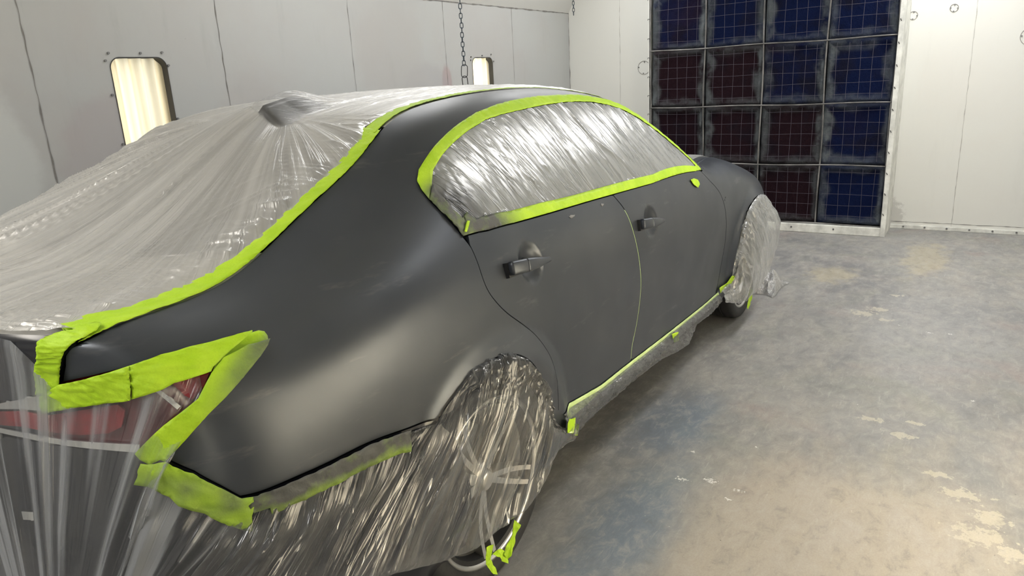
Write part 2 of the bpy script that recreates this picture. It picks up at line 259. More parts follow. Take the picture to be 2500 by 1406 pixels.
class Loft:
    STEP = .015
    def __init__(s):
        P = np.array(STN)                                   # ns, 12, 3
        s.U0 = np.concatenate([[0], np.cumsum(np.linalg.norm(np.diff(P[:, 4], axis=0), axis=1))])
        dv = np.linalg.norm(np.diff(P[8:14].mean(0), axis=0), axis=1); s.V0 = np.concatenate([[0], np.cumsum(dv)])
        s.nu = int(s.U0[-1]/s.STEP)+1; s.nv = int(s.V0[-1]/s.STEP)+1
        s.ug = np.linspace(0, s.U0[-1], s.nu); s.vg = np.linspace(0, s.V0[-1], s.nv)
        Q = nspline(s.U0, P, s.ug); Q = nspline(s.V0, Q.transpose(1, 0, 2), s.vg).transpose(1, 0, 2)
        Q = gsm(Q, 3.0, 0); Q = gsm(Q, 2.0, 1)
        Q[0, :, 1] = 0
        # wheel-arch flares
        for cx, cz in ((.0, .335), (2.77, .335)):
            r = np.hypot(Q[..., 0]-cx, Q[..., 2]-cz); k = np.clip(.465-r, 0, .09)
            Q[..., 1] -= .42*k*(Q[..., 2] > .1)
        s.G = Q
    def ev(s, U, V):
        G = s.G
        a = np.clip(np.asarray(U, float)/s.ug[1], 0, s.nu-1.001); b = np.clip(np.asarray(V, float)/s.vg[1], 0, s.nv-1.001)
        i = np.clip(a.astype(int), 1, s.nu-3); j = np.clip(b.astype(int), 1, s.nv-3); fa = (a-i)[..., None]; fb = (b-j)[..., None]
        def w(f): return (-.5*f+f*f-.5*f**3, 1-2.5*f*f+1.5*f**3, .5*f+2*f*f-1.5*f**3, -.5*f*f+.5*f**3)
        # outside [0,1] at the border cells: fall back to linear there
        wa = w(np.clip(fa, 0, 1)); wb = w(np.clip(fb, 0, 1)); o = 0
        for m in range(4):
            for n in range(4): o = o+wa[m]*wb[n]*G[i-1+m, j-1+n]
        ea = np.where(fa < 0, fa, np.where(fa > 1, fa-1, 0)); eb = np.where(fb < 0, fb, np.where(fb > 1, fb-1, 0))
        o = o+ea*(G[np.clip(i+1, 0, s.nu-1), j]-G[i, j])+eb*(G[i, np.clip(j+1, 0, s.nv-1)]-G[i, j])
        return o
    def nrm(s, U, V, e=.008):
        U = np.asarray(U, float); V = np.asarray(V, float)
        n = np.cross(s.ev(U+e, V)-s.ev(U-e, V), s.ev(U, V+e)-s.ev(U, V-e))
        return n/np.linalg.norm(n, axis=-1, keepdims=True)     # points outward (-y)
    def top(s, a, w):
        """upper surfaces: a = station index 3..24 (float), w = 0 at the right edge, 1 at the centre line"""
        a = np.asarray(a, float); w = np.asarray(w, float)
        if not hasattr(s, 'E'):
            st = np.arange(3, len(STN)); ax = np.linspace(3, len(STN)-1, 400)
            Ue = np.interp(ax, st, s.U0[3:]); E = s.ev(Ue, np.full_like(Ue, s.V0[-1]))
            C = nspline(st, np.array([(c[0], 0, c[1]) for c in CEN]), ax); C = gsm(C, 4, 0)
            s.ax = ax; s.E = E; s.C = C
            wr = np.linspace(0, 1, 60); s.rearE = s.ev(np.interp(wr, [0, 1], [s.U0[3], 0]), np.full(60, s.V0[-1]))
        E = np.stack([np.interp(a, s.ax, s.E[:, k]) for k in range(3)], -1)
        C = np.stack([np.interp(a, s.ax, s.C[:, k]) for k in range(3)], -1)
        w_ = w[..., None]; q = 1-(1-w_)**2
        P = E*(1-w_)+C*w_; P[..., 2] = (E*(1-q)+C*q)[..., 2]; P[..., 0] = (E*(1-q)+C*q)[..., 0]
        E0, C0 = s.E[0], s.C[0]; y = E0[1]*(1-w)+C0[1]*w
        o = np.argsort(s.rearE[:, 1]); R_ = [np.interp(y, s.rearE[o, 1], s.rearE[o, k]) for k in range(3)]
        L = (E0*(1-q)+C0*q); k = np.clip(1-(a-3)/1.5, 0, 1)
        P[..., 0] += (R_[0]-L[..., 0])*k; P[..., 2] += (R_[2]-L[..., 2])*k
        return P
    def aU(s, U): return np.interp(U, s.U0[3:], np.arange(3, len(STN)))
    VT = 1.35; HW = .55
    def ext(s, U, V):
        """side loft continued over the roof / deck: V beyond VT runs to the centre line and on to the far side"""
        U, V = np.broadcast_arrays(np.asarray(U, float), np.asarray(V, float)); vt = s.V0[-1]
        A = s.ev(U, np.minimum(V, vt)); W = (V-vt)/s.HW
        B = s.top(np.maximum(s.aU(U), 3), np.clip(np.where(W > 1, 2-W, W), 0, 1)); B[..., 1] *= np.where(W > 1, -1, 1)
        return np.where((V > vt)[..., None], B, A)
    def extn(s, U, V, e=.012):
        n = np.cross(s.ext(U+e, V)-s.ext(U-e, V), s.ext(U, V+e)-s.ext(U, V-e))
        l = np.linalg.norm(n, axis=-1, keepdims=True); n = n/np.where(l < 1e-9, 1, l); return n

LF = Loft()
D = json.loads('''{"win_outer_bottom": [[1.768, 0.891], [1.883, 0.871], [2.021, 0.866], [2.178, 0.866], [2.398, 0.866], [2.711, 0.866], [3.101, 0.866], [3.64, 0.888], [3.722, 0.91]], "win_inner": [[1.825, 0.923], [1.85, 0.914], [2.014, 0.901], [2.211, 0.903], [2.43, 0.899], [2.707, 0.901], [3.139, 0.905], [3.6, 0.949], [3.648, 0.994], [4.086, 1.441], [3.511, 1.089], [3.428, 1.133], [3.352, 1.169], [3.242, 1.192], [3.115, 1.204], [2.963, 1.21], [2.815, 1.215], [2.666, 1.218], [2.464, 1.214], [2.287, 1.213], [2.181, 1.207], [2.065, 1.183], [1.964, 1.155], [1.876, 1.132], [1.814, 1.112], [1.786, 1.089], [1.778, 1.08], [1.787, 0.98], [1.805, 0.925]], "wtop_rear": [[2.902, 1.273], [2.762, 1.263], [2.585, 1.262], [2.441, 1.26], [2.305, 1.255], [2.166, 1.24], [2.048, 1.214], [1.934, 1.183], [1.849, 1.164], [1.777, 1.148], [1.749, 1.126], [1.74, 1.095], [1.739, 1.048], [1.748, 0.985], [1.761, 0.924], [1.767, 0.892]], "ditch_out": [[1.806, 1.362], [1.826, 1.393], [1.904, 1.375], [1.983, 1.361], [2.084, 1.362], [2.199, 1.367], [2.333, 1.382], [2.447, 1.373]], "ditch_in": [[1.815, 1.423], [1.853, 1.433], [1.96, 1.436], [2.043, 1.416], [2.119, 1.424], [2.261, 1.45], [2.476, 1.465]], "glass_out": [[1.806, 1.362], [1.791, 1.352], [1.754, 1.349], [1.718, 1.344], [1.662, 1.351], [1.609, 1.356], [1.537, 1.354], [1.467, 1.355], [1.362, 1.355], [1.231, 1.359], [1.149, 1.352], [1.089, 1.354], [0.996, 1.343], [0.885, 1.314], [0.791, 1.24]], "glass_in": [[1.828, 1.465], [1.776, 1.397], [1.728, 1.396], [1.678, 1.397], [1.624, 1.394], [1.561, 1.394], [1.47, 1.389], [1.423, 1.386], [1.361, 1.384], [1.286, 1.387], [1.219, 1.394], [1.181, 1.399], [1.101, 1.412], [1.024, 1.399], [1.005, 1.396], [0.972, 1.424], [0.893, 1.433]], "corner_tape": [[0.791, 1.24], [0.748, 1.171], [0.716, 1.068], [0.676, 0.945], [0.67, 0.928], [0.603, 0.887], [0.587, 0.89], [0.593, 0.898], [0.656, 1.068], [0.705, 1.26], [0.881, 1.426], [0.893, 1.433], [0.895, 1.397]], "corner_edge": [[0.885, 1.314], [0.791, 1.24], [0.764, 1.203], [0.748, 1.171], [0.732, 1.122], [0.716, 1.068], [0.676, 0.945]], "light_top": [[0.676, 0.945], [0.751, 0.974], [0.868, 1.031], [0.938, 1.061], [0.997, 1.065], [1.048, 1.054], [1.101, 1.032], [1.116, 1.025], [1.124, 1.009], [1.124, 0.985], [1.119, 0.963], [1.108, 0.945], [1.088, 0.925], [1.026, 0.872], [0.955, 0.816], [0.903, 0.767], [0.856, 0.726]], "upper_strip": [[0.676, 0.945], [0.751, 0.974], [0.868, 1.031], [0.938, 1.061], [0.997, 1.065], [1.048, 1.054], [1.101, 1.032], [1.116, 1.025], [1.124, 1.009], [1.124, 0.985], [1.119, 0.963], [1.103, 0.952], [1.069, 0.956], [1.023, 0.96], [0.996, 0.941], [0.929, 0.935], [0.903, 0.92], [0.829, 0.891], [0.818, 0.891], [0.715, 0.865], [0.598, 0.834], [0.597, 0.85], [0.605, 0.888]], "upper_strip_a": [[0.676, 0.945], [0.751, 0.974], [0.868, 1.031], [0.871, 1.031], [0.852, 0.955], [0.835, 0.894], [0.828, 0.89], [0.715, 0.865], [0.598, 0.834], [0.597, 0.85], [0.605, 0.888]], "upper_strip_b": [[0.868, 1.031], [0.938, 1.061], [0.997, 1.065], [1.048, 1.054], [1.101, 1.032], [1.1, 1.026], [1.048, 0.992], [1.005, 0.955], [0.996, 0.941], [0.929, 0.935], [0.903, 0.92], [0.835, 0.894], [0.852, 0.955]], "light_end": [[1.048, 1.054], [1.101, 1.032], [1.116, 1.025], [1.124, 1.009], [1.124, 0.985], [1.119, 0.963], [1.108, 0.945], [1.088, 0.925], [1.053, 0.9], [1.026, 0.872], [1.014, 0.872], [1.01, 0.915], [1.003, 0.946], [1.021, 0.978]], "right_strip": [[1.119, 0.963], [1.108, 0.945], [1.088, 0.925], [1.026, 0.872], [0.955, 0.816], [0.903, 0.767], [0.854, 0.726], [0.847, 0.732], [0.821, 0.722], [0.806, 0.734], [0.799, 0.747], [0.877, 0.814], [0.953, 0.871], [0.994, 0.935], [1.027, 0.972], [1.077, 0.981]], "lower_strip": [[0.856, 0.726], [0.898, 0.692], [0.937, 0.642], [0.965, 0.6], [0.984, 0.593], [0.981, 0.569], [0.973, 0.551], [0.969, 0.509], [0.935, 0.543], [0.897, 0.594], [0.859, 0.629], [0.845, 0.651], [0.81, 0.679], [0.785, 0.685], [0.796, 0.705], [0.807, 0.727], [0.819, 0.724]], "bumper_tape": [[0.965, 0.6], [0.984, 0.593], [1.045, 0.583], [1.097, 0.573], [1.146, 0.561], [1.27, 0.532], [1.344, 0.513], [1.4, 0.501], [1.395, 0.444], [1.363, 0.456], [1.298, 0.469], [1.238, 0.484], [1.175, 0.498], [1.12, 0.513], [1.031, 0.528], [1.009, 0.528], [1.008, 0.55], [0.978, 0.554]], "bump_line": [[0.856, 0.726], [0.898, 0.692], [0.937, 0.642], [0.965, 0.6], [0.984, 0.593], [1.045, 0.583], [1.146, 0.561], [1.27, 0.532], [1.413, 0.498], [1.476, 0.489], [1.503, 0.485]], "arch": [[1.503, 0.485], [1.542, 0.513], [1.584, 0.532], [1.649, 0.557], [1.711, 0.561], [1.775, 0.556], [1.845, 0.539], [1.913, 0.496], [1.971, 0.437], [2.017, 0.369], [2.04, 0.304], [2.046, 0.261]], "rcut": [[1.767, 0.889], [1.779, 0.861], [1.781, 0.813], [1.779, 0.776], [1.786, 0.73], [1.81, 0.695], [1.852, 0.653], [1.925, 0.6], [1.997, 0.543], [2.045, 0.487], [2.088, 0.412], [2.095, 0.354], [2.103, 0.312], [2.107, 0.235]], "bcut": [[2.715, 0.863], [2.767, 0.793], [2.791, 0.728], [2.829, 0.628], [2.858, 0.54], [2.877, 0.449], [2.872, 0.355], [2.843, 0.268], [2.809, 0.216], [2.799, 0.162]], "fcut": [[3.791, 0.826], [3.919, 0.695], [3.988, 0.573], [4.019, 0.469], [4.018, 0.347], [3.982, 0.248], [3.954, 0.166], [3.97, 0.118]], "farch": [[4.606, 0.594], [4.464, 0.582], [4.374, 0.546], [4.274, 0.471], [4.192, 0.339], [4.146, 0.217], [4.138, 0.186]], "sill_tape": [[2.138, 0.215], [2.508, 0.165], [2.813, 0.155], [3.263, 0.136], [3.733, 0.12], [3.991, 0.12], [4.031, 0.095], [3.754, 0.097], [3.297, 0.106], [3.038, 0.114], [2.809, 0.125], [2.514, 0.134], [2.257, 0.133]], "green_a": [[2.132, 0.209], [2.203, 0.173], [2.255, 0.131], [2.296, 0.109], [2.326, 0.045], [2.12, 0.166], [2.121, 0.196]], "green_b": [[3.219, 0.14], [3.315, 0.12], [3.408, 0.04], [3.316, 0.062], [3.254, 0.106]], "green_c": [[3.959, 0.155], [4.098, 0.146], [4.132, 0.182], [4.158, 0.177], [4.146, 0.143], [4.102, 0.115], [4.015, 0.11]], "handle_r": [[1.907, 0.754], [2.121, 0.739]], "handle_f": [[2.861, 0.717], [3.086, 0.701]], "bowl_r": [[2.036, 0.747]], "bowl_f": [[2.984, 0.713]], "mirror_hole": [[3.53, 0.833], [3.585, 0.838], [3.631, 0.823], [3.636, 0.797], [3.599, 0.779], [3.557, 0.801]], "deck_lip": [[0.81, 1.47], [0.81, 1.425], [0.81, 1.392]], "red_lens": [[0.435, 0.807], [0.523, 0.825], [0.599, 0.824], [0.693, 0.846], [0.79, 0.868], [0.801, 0.85], [0.779, 0.804], [0.747, 0.788], [0.678, 0.781], [0.591, 0.782], [0.516, 0.783], [0.429, 0.772]], "red_dark": [[0.795, 0.869], [0.84, 0.88], [0.865, 0.871], [0.828, 0.816], [0.782, 0.782], [0.746, 0.784], [0.779, 0.804], [0.801, 0.85]], "chrome_top": [[0.44, 0.83], [0.518, 0.858], [0.601, 0.887], [0.656, 0.903], [0.853, 0.947], [0.844, 0.922], [0.643, 0.861], [0.587, 0.836], [0.525, 0.832], [0.437, 0.815]], "chrome_low": [[0.429, 0.767], [0.54, 0.771], [0.634, 0.769], [0.723, 0.767], [0.808, 0.763], [0.803, 0.746], [0.72, 0.752], [0.62, 0.757], [0.526, 0.759], [0.428, 0.756]], "chrome_slash": [[0.885, 0.918], [0.897, 0.919], [0.918, 0.858], [0.909, 0.849]], "red_corner": [[0.925, 0.936], [0.997, 0.945], [0.977, 0.906], [0.944, 0.87], [0.934, 0.888]], "spray_lamp": [[0.85, 0.816], [0.886, 0.863], [0.907, 0.867], [0.902, 0.835], [0.866, 0.798]], "bumper_seam": [[0.429, 0.708], [0.636, 0.725], [0.796, 0.734]], "reflector": [[0.519, 0.603], [0.55, 0.607], [0.554, 0.589], [0.526, 0.585]], "wtail": [[1.817, 0.918], [1.797, 0.903], [1.782, 0.896], [1.776, 0.901], [1.798, 0.918], [1.808, 0.923]], "marks": [[2.302, 0.821], [2.576, 0.845], [4.026, 0.649]]}''')

def dens(P, closed=True, step=.012, smooth=False):
    P = np.asarray(P, float); Q = np.vstack([P, P[:1]]) if closed else P
    if smooth:
        d = np.concatenate([[0], np.cumsum(np.hypot(*np.diff(Q, axis=0).T[:2]))]); t = np.arange(0, d[-1], step); R_ = nspline(d, Q, t) if not closed else Q
        if not closed: return np.vstack([R_, Q[-1:]])
    out = []
    for a, b in zip(Q[:-1], Q[1:]):
        k = max(1, int(np.ceil(np.linalg.norm(b-a)/step))); out += [a+(b-a)*i/k for i in range(k)]
    if not closed: out.append(Q[-1])
    return np.array(out)
def inside(P, poly):
    x, y = P[:, 0], P[:, 1]; c = np.zeros(len(P), bool); a = poly; b = np.roll(poly, 1, 0)
    for (x1, y1), (x0, y0) in zip(a, b):
        if y1 == y0: continue
        m = ((y1 > y) != (y0 > y)) & (x < (x0-x1)*(y-y1)/(y0-y1)+x1); c ^= m
    return c
def cdt(outline, holes=(), g=.02):
    """triangulate a polygon with a regular interior grid"""
    loops = [np.asarray(outline)]+[np.asarray(h) for h in holes]; V = []; E = []
    for L_ in loops:
        n = len(V); V += [tuple(p) for p in L_]; E += [(n+i, n+(i+1) % len(L_)) for i in range(len(L_))]
    lo = loops[0].min(0); hi = loops[0].max(0); xs = np.arange(lo[0]+g*.5, hi[0], g); ys = np.arange(lo[1]+g*.5, hi[1], g)
    X, Y = np.meshgrid(xs, ys, indexing='ij'); P = np.stack([X.ravel(), Y.ravel()], 1); m = inside(P, loops[0])
    for h in loops[1:]: m &= ~inside(P, h)
    P = P[m]
    if len(P):
        B = np.vstack(loops); keep = np.ones(len(P), bool)
        for i in range(0, len(P), 2000):
            keep[i:i+2000] = (((P[i:i+2000, None]-B[None])**2).sum(-1).min(1) > (.45*g)**2)
        V += [tuple(p) for p in P[keep]]
    r = geometry.delaunay_2d_cdt([Vector(v) for v in V], E, [], 0, 1e-6)
    VV = np.array([v[:] for v in r[0]]); FF = np.array([f for f in r[2]], int)
    cen = VV[FF].mean(1); m = inside(cen, loops[0])
    for h in loops[1:]: m &= ~inside(cen, h)
    return VV, FF[m]
def panel(name, outline, m, parent=None, holes=(), g=.02, off=0., thick=.012, fn=None, mirror=False, both=False, spray=None, uvs=None, smooth_outline=False, step=.012, attr=None):
    O = dens(outline, True, step); H = [dens(h, True, step) for h in holes]
    V2, F = cdt(O, H, g)
    P = LF.ext(V2[:, 0], V2[:, 1]); N = LF.extn(V2[:, 0], V2[:, 1])
    P = P+N*off
    if fn is not None: P = fn(P, N, V2)
    if mirror: P = P*np.array([1, -1, 1]); F = F[:, ::-1]
    # orient outward
    e = np.cross(P[F[:, 1]]-P[F[:, 0]], P[F[:, 2]]-P[F[:, 0]]); nn = N[F[:, 0]]*(np.array([1, -1, 1]) if mirror else 1)
    fl = (e*nn).sum(1) < 0; F[fl] = F[fl][:, ::-1]
    A = {}
    if spray is not None: A['spray'] = spray(V2, P)
    if attr: 
        for k, f in attr.items(): A[k] = f(V2, P)
    o = mk(name, P, F, m, parent, True, uv=V2 if uvs is None else uvs(V2), attr=A)
    if thick:
        s = o.modifiers.new('thickness', 'SOLIDIFY'); s.thickness = thick; s.offset = -1; s.use_even_offset = False
        if thick > .002: e_s = o.modifiers.new('crisp_edges', 'EDGE_SPLIT'); e_s.split_angle = math.radians(50)
    return o
_kd = None
def push_out(P, gap=.006, it=2):
    gap = np.broadcast_to(np.asarray(gap, float), (len(P),))
    """keep film points outside the body"""
    global _kd
    if _kd is None:
        U, V = np.meshgrid(np.arange(0, 5.2, .02), np.arange(0, LF.V0[-1]+2*LF.HW, .02), indexing='ij'); Q = LF.ext(U, V); N = LF.extn(U, V)
        ok = np.isfinite(N).all(-1) & (np.linalg.norm(N, axis=-1) > .5); Q = Q[ok]; N = N[ok]
        Q = np.vstack([Q, Q*[1, -1, 1]]); N = np.vstack([N, N*[1, -1, 1]])
        kd = kdtree.KDTree(len(Q)); [kd.insert(q, i) for i, q in enumerate(Q)]; kd.balance(); _kd = (kd, Q, N)
    kd, Q, N = _kd; P = P.copy()
    for _ in range(it):
        for i in range(len(P)):
            _, k, _d = kd.find(P[i]); s = float(np.dot(P[i]-Q[k], N[k]))
            if s < gap[i]: P[i] += N[k]*(gap[i]-s)
    return P
def px2(k): return np.array(D[k], float)
V11 = LF.V0[-1]

# ================================================================== THE BOOTH
def wall_mat(name, base, dirt=(.60, .56, .55), k=1.):
    m, n, l = mat(name); b = n['Principled BSDF']; T = NT(m); c = T.coord()
    q = T.mapr(T.noise(c, 1.3, 5, .6, .5), .42, .72); col = T.mix(T.math('MULTIPLY', q, .35*k), base, [base[i]*dirt[i]/.62 for i in range(3)])
    q2 = T.mapr(T.noise(T.mapping(c, (3, 3, .5)), 2.5, 5, .65), .55, .75); col = T.mix(T.math('MULTIPLY', q2, .12*k), col, [x*.6 for x in base])
    sp = T.mapr(T.noise(c, 55, 2, .5), .74, .80); col = T.mix(T.math('MULTIPLY', sp, .18), col, [x*.5 for x in base])
    return m, T, b, col, c
def blob(T, c, cx, cy, cz, rx, ry, rz, ns=3., amt=.5, lo=.75, hi=1.15):
    v = T.mapping(c, (1/rx, 1/ry, 1/rz), loc=(-cx/rx, -cy/ry, -cz/rz)); d = T.vec('LENGTH', v)
    d = T.math('ADD', d, T.math('MULTIPLY', T.math('SUBTRACT', T.noise(c, ns, 6, .65), .5), amt*2)); return T.mapr(d, lo, hi, 1, 0)
m, T, b, col, c = wall_mat('left_wall_paint', (.44, .45, .445), k=1.5)
for (x, z, rx, rz, cc, k) in ((3.56, 1.50, .07, .13, (.30, .12, .13), .35), (3.3, 1.45, .3, .2, (.36, .34, .36), .35), (.62, 1.2, .30, .3, (.38, .32, .33), .35), (1.5, 1.35, .25, .25, (.40, .37, .36), .3), (2.9, 1.7, .4, .4, (.42, .41, .40), .5), (.0, 1.2, .22, .40, (.55, .57, .56), .7)):
    col = T.mix(T.math('MULTIPLY', blob(T, c, x, YL, z, rx, 9, rz, 4., .5), k), col, cc)
T.l.new(col, b.inputs['Base Color']); b.inputs['Roughness'].default_value = .55; WALL_L = m
m, T, b, col, c = wall_mat('end_wall_paint', (.70, .70, .665), k=.6)
col = T.mix(T.math('MULTIPLY', blob(T, c, XB, -1.38, .05, 9, .12, .22, 30, .8), .35), col, (.2, .19, .18))
T.l.new(col, b.inputs['Base Color']); b.inputs['Roughness'].default_value = .5; WALL_B = m
m, T, b, col, c = wall_mat('hip_paint', (.62, .62, .60), k=.4); T.l.new(col, b.inputs['Base Color']); b.inputs['Roughness'].default_value = .5; WALL_H = m
SOFTSEAM = pbr('pale_seam', (.40, .39, .36), .8); DARKSEAM = pbr('seam_grime', (.19, .18, .17), .8); BOLT = pbr('dull_bolt', (.20, .20, .20), .5, .6)
WHITE_TRIM = pbr('chipped_white_trim', (.66, .66, .62), .55, var=.2, ns=9, bump=.5, bs=25)

def floor_mat():
    m, n, l = mat('stained_concrete'); b = n['Principled BSDF']; T = NT(m); c = T.coord()
    s = T.mapping(c, (1, 2.2, 1), (0, 0, math.radians(-28)))
    a = T.noise(c, .9, 5, .6, .6); col = T.mix(T.mapr(a, .35, .65), (.195, .195, .200), (.280, .275, .268))
    a2 = T.noise(s, 3.2, 7, .68, .4); col = T.mix(T.mapr(a2, .40, .70, 0, .5), col, (.36, .335, .295))
    a3 = T.noise(c, 2.1, 4, .6, 1.); col = T.mix(T.mapr(a3, .50, .72, 0, .5), col, (.245, .25, .215))          # greenish film
    a4 = T.noise(c, 1.7, 4, .6, .8); col = T.mix(T.mapr(T.math('ADD', a4, .0), .55, .75, 0, .5), col, (.30, .235, .215))   # reddish dust
    warm = blob(T, c, .55, -1.75, 0, .75, .55, 9, 2.2, .5, .5, 1.2); col = T.mix(T.math('MULTIPLY', warm, .7), col, (.44, .385, .31))  # warm pool of window light, painted into the floor colour
    blue = T.math('MAXIMUM', blob(T, c, 1.22, -1.0, 0, .42, .22, 9, 5, .5, .3, 1.2), blob(T, c, .45, -1.12, 0, .55, .20, 9, 5, .5, .3, 1.2))
    col = T.mix(T.math('MULTIPLY', blue, .62), col, (.11, .165, .245))
    dark = blob(T, c, .9, -.75, 0, 1.9, .32, 9, 3, .3, .5, 1.2); col = T.mix(T.math('MULTIPLY', dark, .35), col, (.13, .13, .135))  # soft shadow along the car's sill, painted into the floor colour
    ring = blob(T, c, 2.9, -1.9, 0, .8, .35, 9, 3, .4); col = T.mix(T.math('MULTIPLY', ring, .3), col, (.34, .34, .34))
    yel = T.math('MAXIMUM', blob(T, c, 4.7, -1.75, 0, .75, .22, 9, 9, .9, .4, .9), blob(T, c, 3.95, -1.2, 0, .3, .22, 9, 9, .8, .4, 1.)); col = T.mix(T.math('MULTIPLY', yel, .6), col, (.42, .37, .26))
    for (x, y, rx, ry) in ((3.10, -1.51, .07, .085), (3.22, -1.59, .05, .07), (3.56, -1.65, .03, .06), (3.02, -1.64, .03, .05), (1.62, -1.74, .03, .07), (1.52, -1.86, .035, .07), (1.66, -1.9, .02, .05), (1.14, -2.08, .05, .09), (1.02, -2.17, .07, .06), (.9, -2.13, .07, .10), (.84, -2.22, .05, .06), (1.25, -2.0, .03, .05)):
        col = T.mix(T.math('MULTIPLY', blob(T, c, x, y, 0, rx, ry, 9, 30, 2.0, .62, .72), .7), col, (.50, .46, .37))
    for (x, y, r) in ((1.012, -1.16, .018), (2.88, -1.88, .03), (2.9, -1.98, .02), (4.06, -1.18, .015), (.79, -1.19, .035), (.83, -1.29, .04), (.81, -1.40, .025), (2.95, -1.72, .012), (2.0, -2.1, .02), (.74, -1.38, .02), (1.16, -1.37, .012)):
        col = T.mix(blob(T, c, x, y, 0, r*.6, r*.9, 9, 85, 2.6, .35, .45), col, (.72, .71, .69))
    fl = T.mapr(T.noise(T.mapping(c, (1, 1, 1)), 46, 3, .6), .735, .76); col = T.mix(T.math('MULTIPLY', fl, .7), col, (.7, .69, .66))
    dk = T.mapr(T.noise(T.mapping(c, (1, 1, 1), loc=(5, 5, 0)), 60, 2, .5), .77, .79); col = T.mix(T.math('MULTIPLY', dk, .8), col, (.05, .05, .05))
    scr = T.mapr(T.noise(T.mapping(c, (3.2, 30, 1), (0, 0, math.radians(-38))), 3, 6, .7, .3), .56, .74); col = T.mix(T.math('MULTIPLY', scr, .38), col, (.52, .50, .46))
    md = T.noise(T.mapping(c, (1, 1.6, 1), (0, 0, .5)), 11, 8, .75, .5); col = T.mix(T.mapr(md, .45, .75, 0, .55), col, (.44, .42, .385)); col = T.mix(T.mapr(md, .50, .28, 0, .45), col, (.13, .13, .13)); fine = T.noise(c, 160, 4, .7); col = T.mix(T.mapr(fine, .3, .8, 0, .22), col, (.14, .14, .13))
    l.new(col, b.inputs['Base Color']); l.new(T.mapr(a2, .3, .7, .42, .62), b.inputs['Roughness']); b.inputs['Specular IOR Level'].default_value = .45
    l.new(T.bump(T.math('ADD', a2, T.math('MULTIPLY', fine, .15)), .25, .004), b.inputs['Normal']); return m
FLOOR = floor_mat()
tag(MB().box((XR, YR, -.1), (XB+.1, YL+.1, 0)).build('floor', FLOOR), kind='structure')

# left wall with two rounded window openings
def rrect(x0, x1, z0, z1, r, n=8):
    P = []
    for cx, cz, a0 in ((x1-r, z1-r, 0), (x0+r, z1-r, 90), (x0+r, z0+r, 180), (x1-r, z0+r, 270)):
        for k in range(n+1): a = math.radians(a0+90*k/n); P.append((cx+r*math.cos(a), cz+r*math.sin(a)))
    return np.array(P)
WINS = [(.668, .990, 1.02, 1.692), (3.943, 4.267, 1.02, 1.682), (-2.6, -2.28, 1.02, 1.69)]
holes = [rrect(a, b_, c_, d_, .055) for a, b_, c_, d_ in WINS[:2]]
V2, F = cdt(dens([(XR, 0), (XB, 0), (XB, ZH), (XR, ZH)], True, .25), holes, .25)
wl = mk('wall_left', [(x, YL, z) for x, z in V2], F, WALL_L, None, False); tag(wl, kind='structure')
s = wl.modifiers.new('thickness', 'SOLIDIFY'); s.thickness = .012; s.offset = 1 if False else 0
def seam(name, pts, wd, parent, m=DARKSEAM, axis='y', jit=.0025, d=.002):
    """irregular caulk line on a wall; pts in wall plane as 3-D"""
    P = np.array(pts, float); n = max(8, int(np.linalg.norm(P[1]-P[0])/.02)); t = np.linspace(0, 1, n); Q = P[0]+(P[1]-P[0])*t[:, None]
    k = rng.randint(100); j = (n1(t*n*.35+k, 1)-.5)*jit*2; ww = wd*(.35+1.1*n1(t*n*.5+k, 2)**2)
    ax = {'y': np.array([1., 0, 0]), 'x': np.array([0, 1., 0]), 'h': np.array([0, 0, 1.]), 'hip': np.array([1., 0, 0])}[axis]
    A = Q+ax*(j-ww/2)[:, None]; B_ = Q+ax*(j+ww/2)[:, None]; V = np.empty((2*n, 3)); V[0::2] = A; V[1::2] = B_
    return mk(name, V, [(2*i, 2*i+1, 2*i+3, 2*i+2) for i in range(n-1)], m, parent, False)
for x in (.289, 1.372, 2.467, 3.575, 4.645, -.8, -1.9): seam('panel_seam', [(x, YL-.0085, 0), (x-.01, YL-.0085, ZH)], .007 if x < 2 else .004, wl)
seam('panel_seam', [(XR, YL-.0085, ZH-.004), (XB, YL-.0085, ZH-.004)], .012, wl, axis='h')

# end wall
V = [(XB, YR, 0), (XB, YL, 0), (XB, YL, ZH), (XB, YL-HY, ZC), (XB, YR+HY, ZC), (XB, YR, ZH)]
wb = MB().add(V+[(x+.05, y, z) for x, y, z in V], [(0, 5, 4, 3, 2, 1), (6, 7, 8, 9, 10, 11)]).build('wall_end', WALL_B); tag(wb, kind='structure')
for y in (1.278, -1.872, -2.45): seam('panel_seam', [(XB-.003, y, 0.02), (XB-.003, y, ZC)], .0045, wb, m=SOFTSEAM, axis='x')
seam('corner_joint', [(XB-.004, YL-.006, 0), (XB-.004, YL-.006, ZH)], .010, wb, axis='x')
def ring(name, y, z, r, parent):
    mb = MB().tube([(XB-.003, y+r*math.cos(a), z+r*math.sin(a)) for a in np.linspace(0, 2*math.pi, 40, endpoint=False)], .0016, 6, cyc=True); o = mb.build(name, DARKSEAM, parent)
    q = MB()
    for a in (0, 1, 2, 3): q.cyl((XB-.004, y+r*.86*math.cos(a*math.pi/2+.1), z+r*.86*math.sin(a*math.pi/2+.1)), (1, 0, 0), .006, .006, 8)
    q.build('port_screw', BOLT, o)
ring('round_port_cover', 1.010, 1.527, .066, wb); ring('round_port_cover', -1.416, 1.826, .033, wb); ring('round_port_cover', -2.255, 1.60, .066, wb); ring('round_port_cover', -1.71, 1.86, .03, wb)

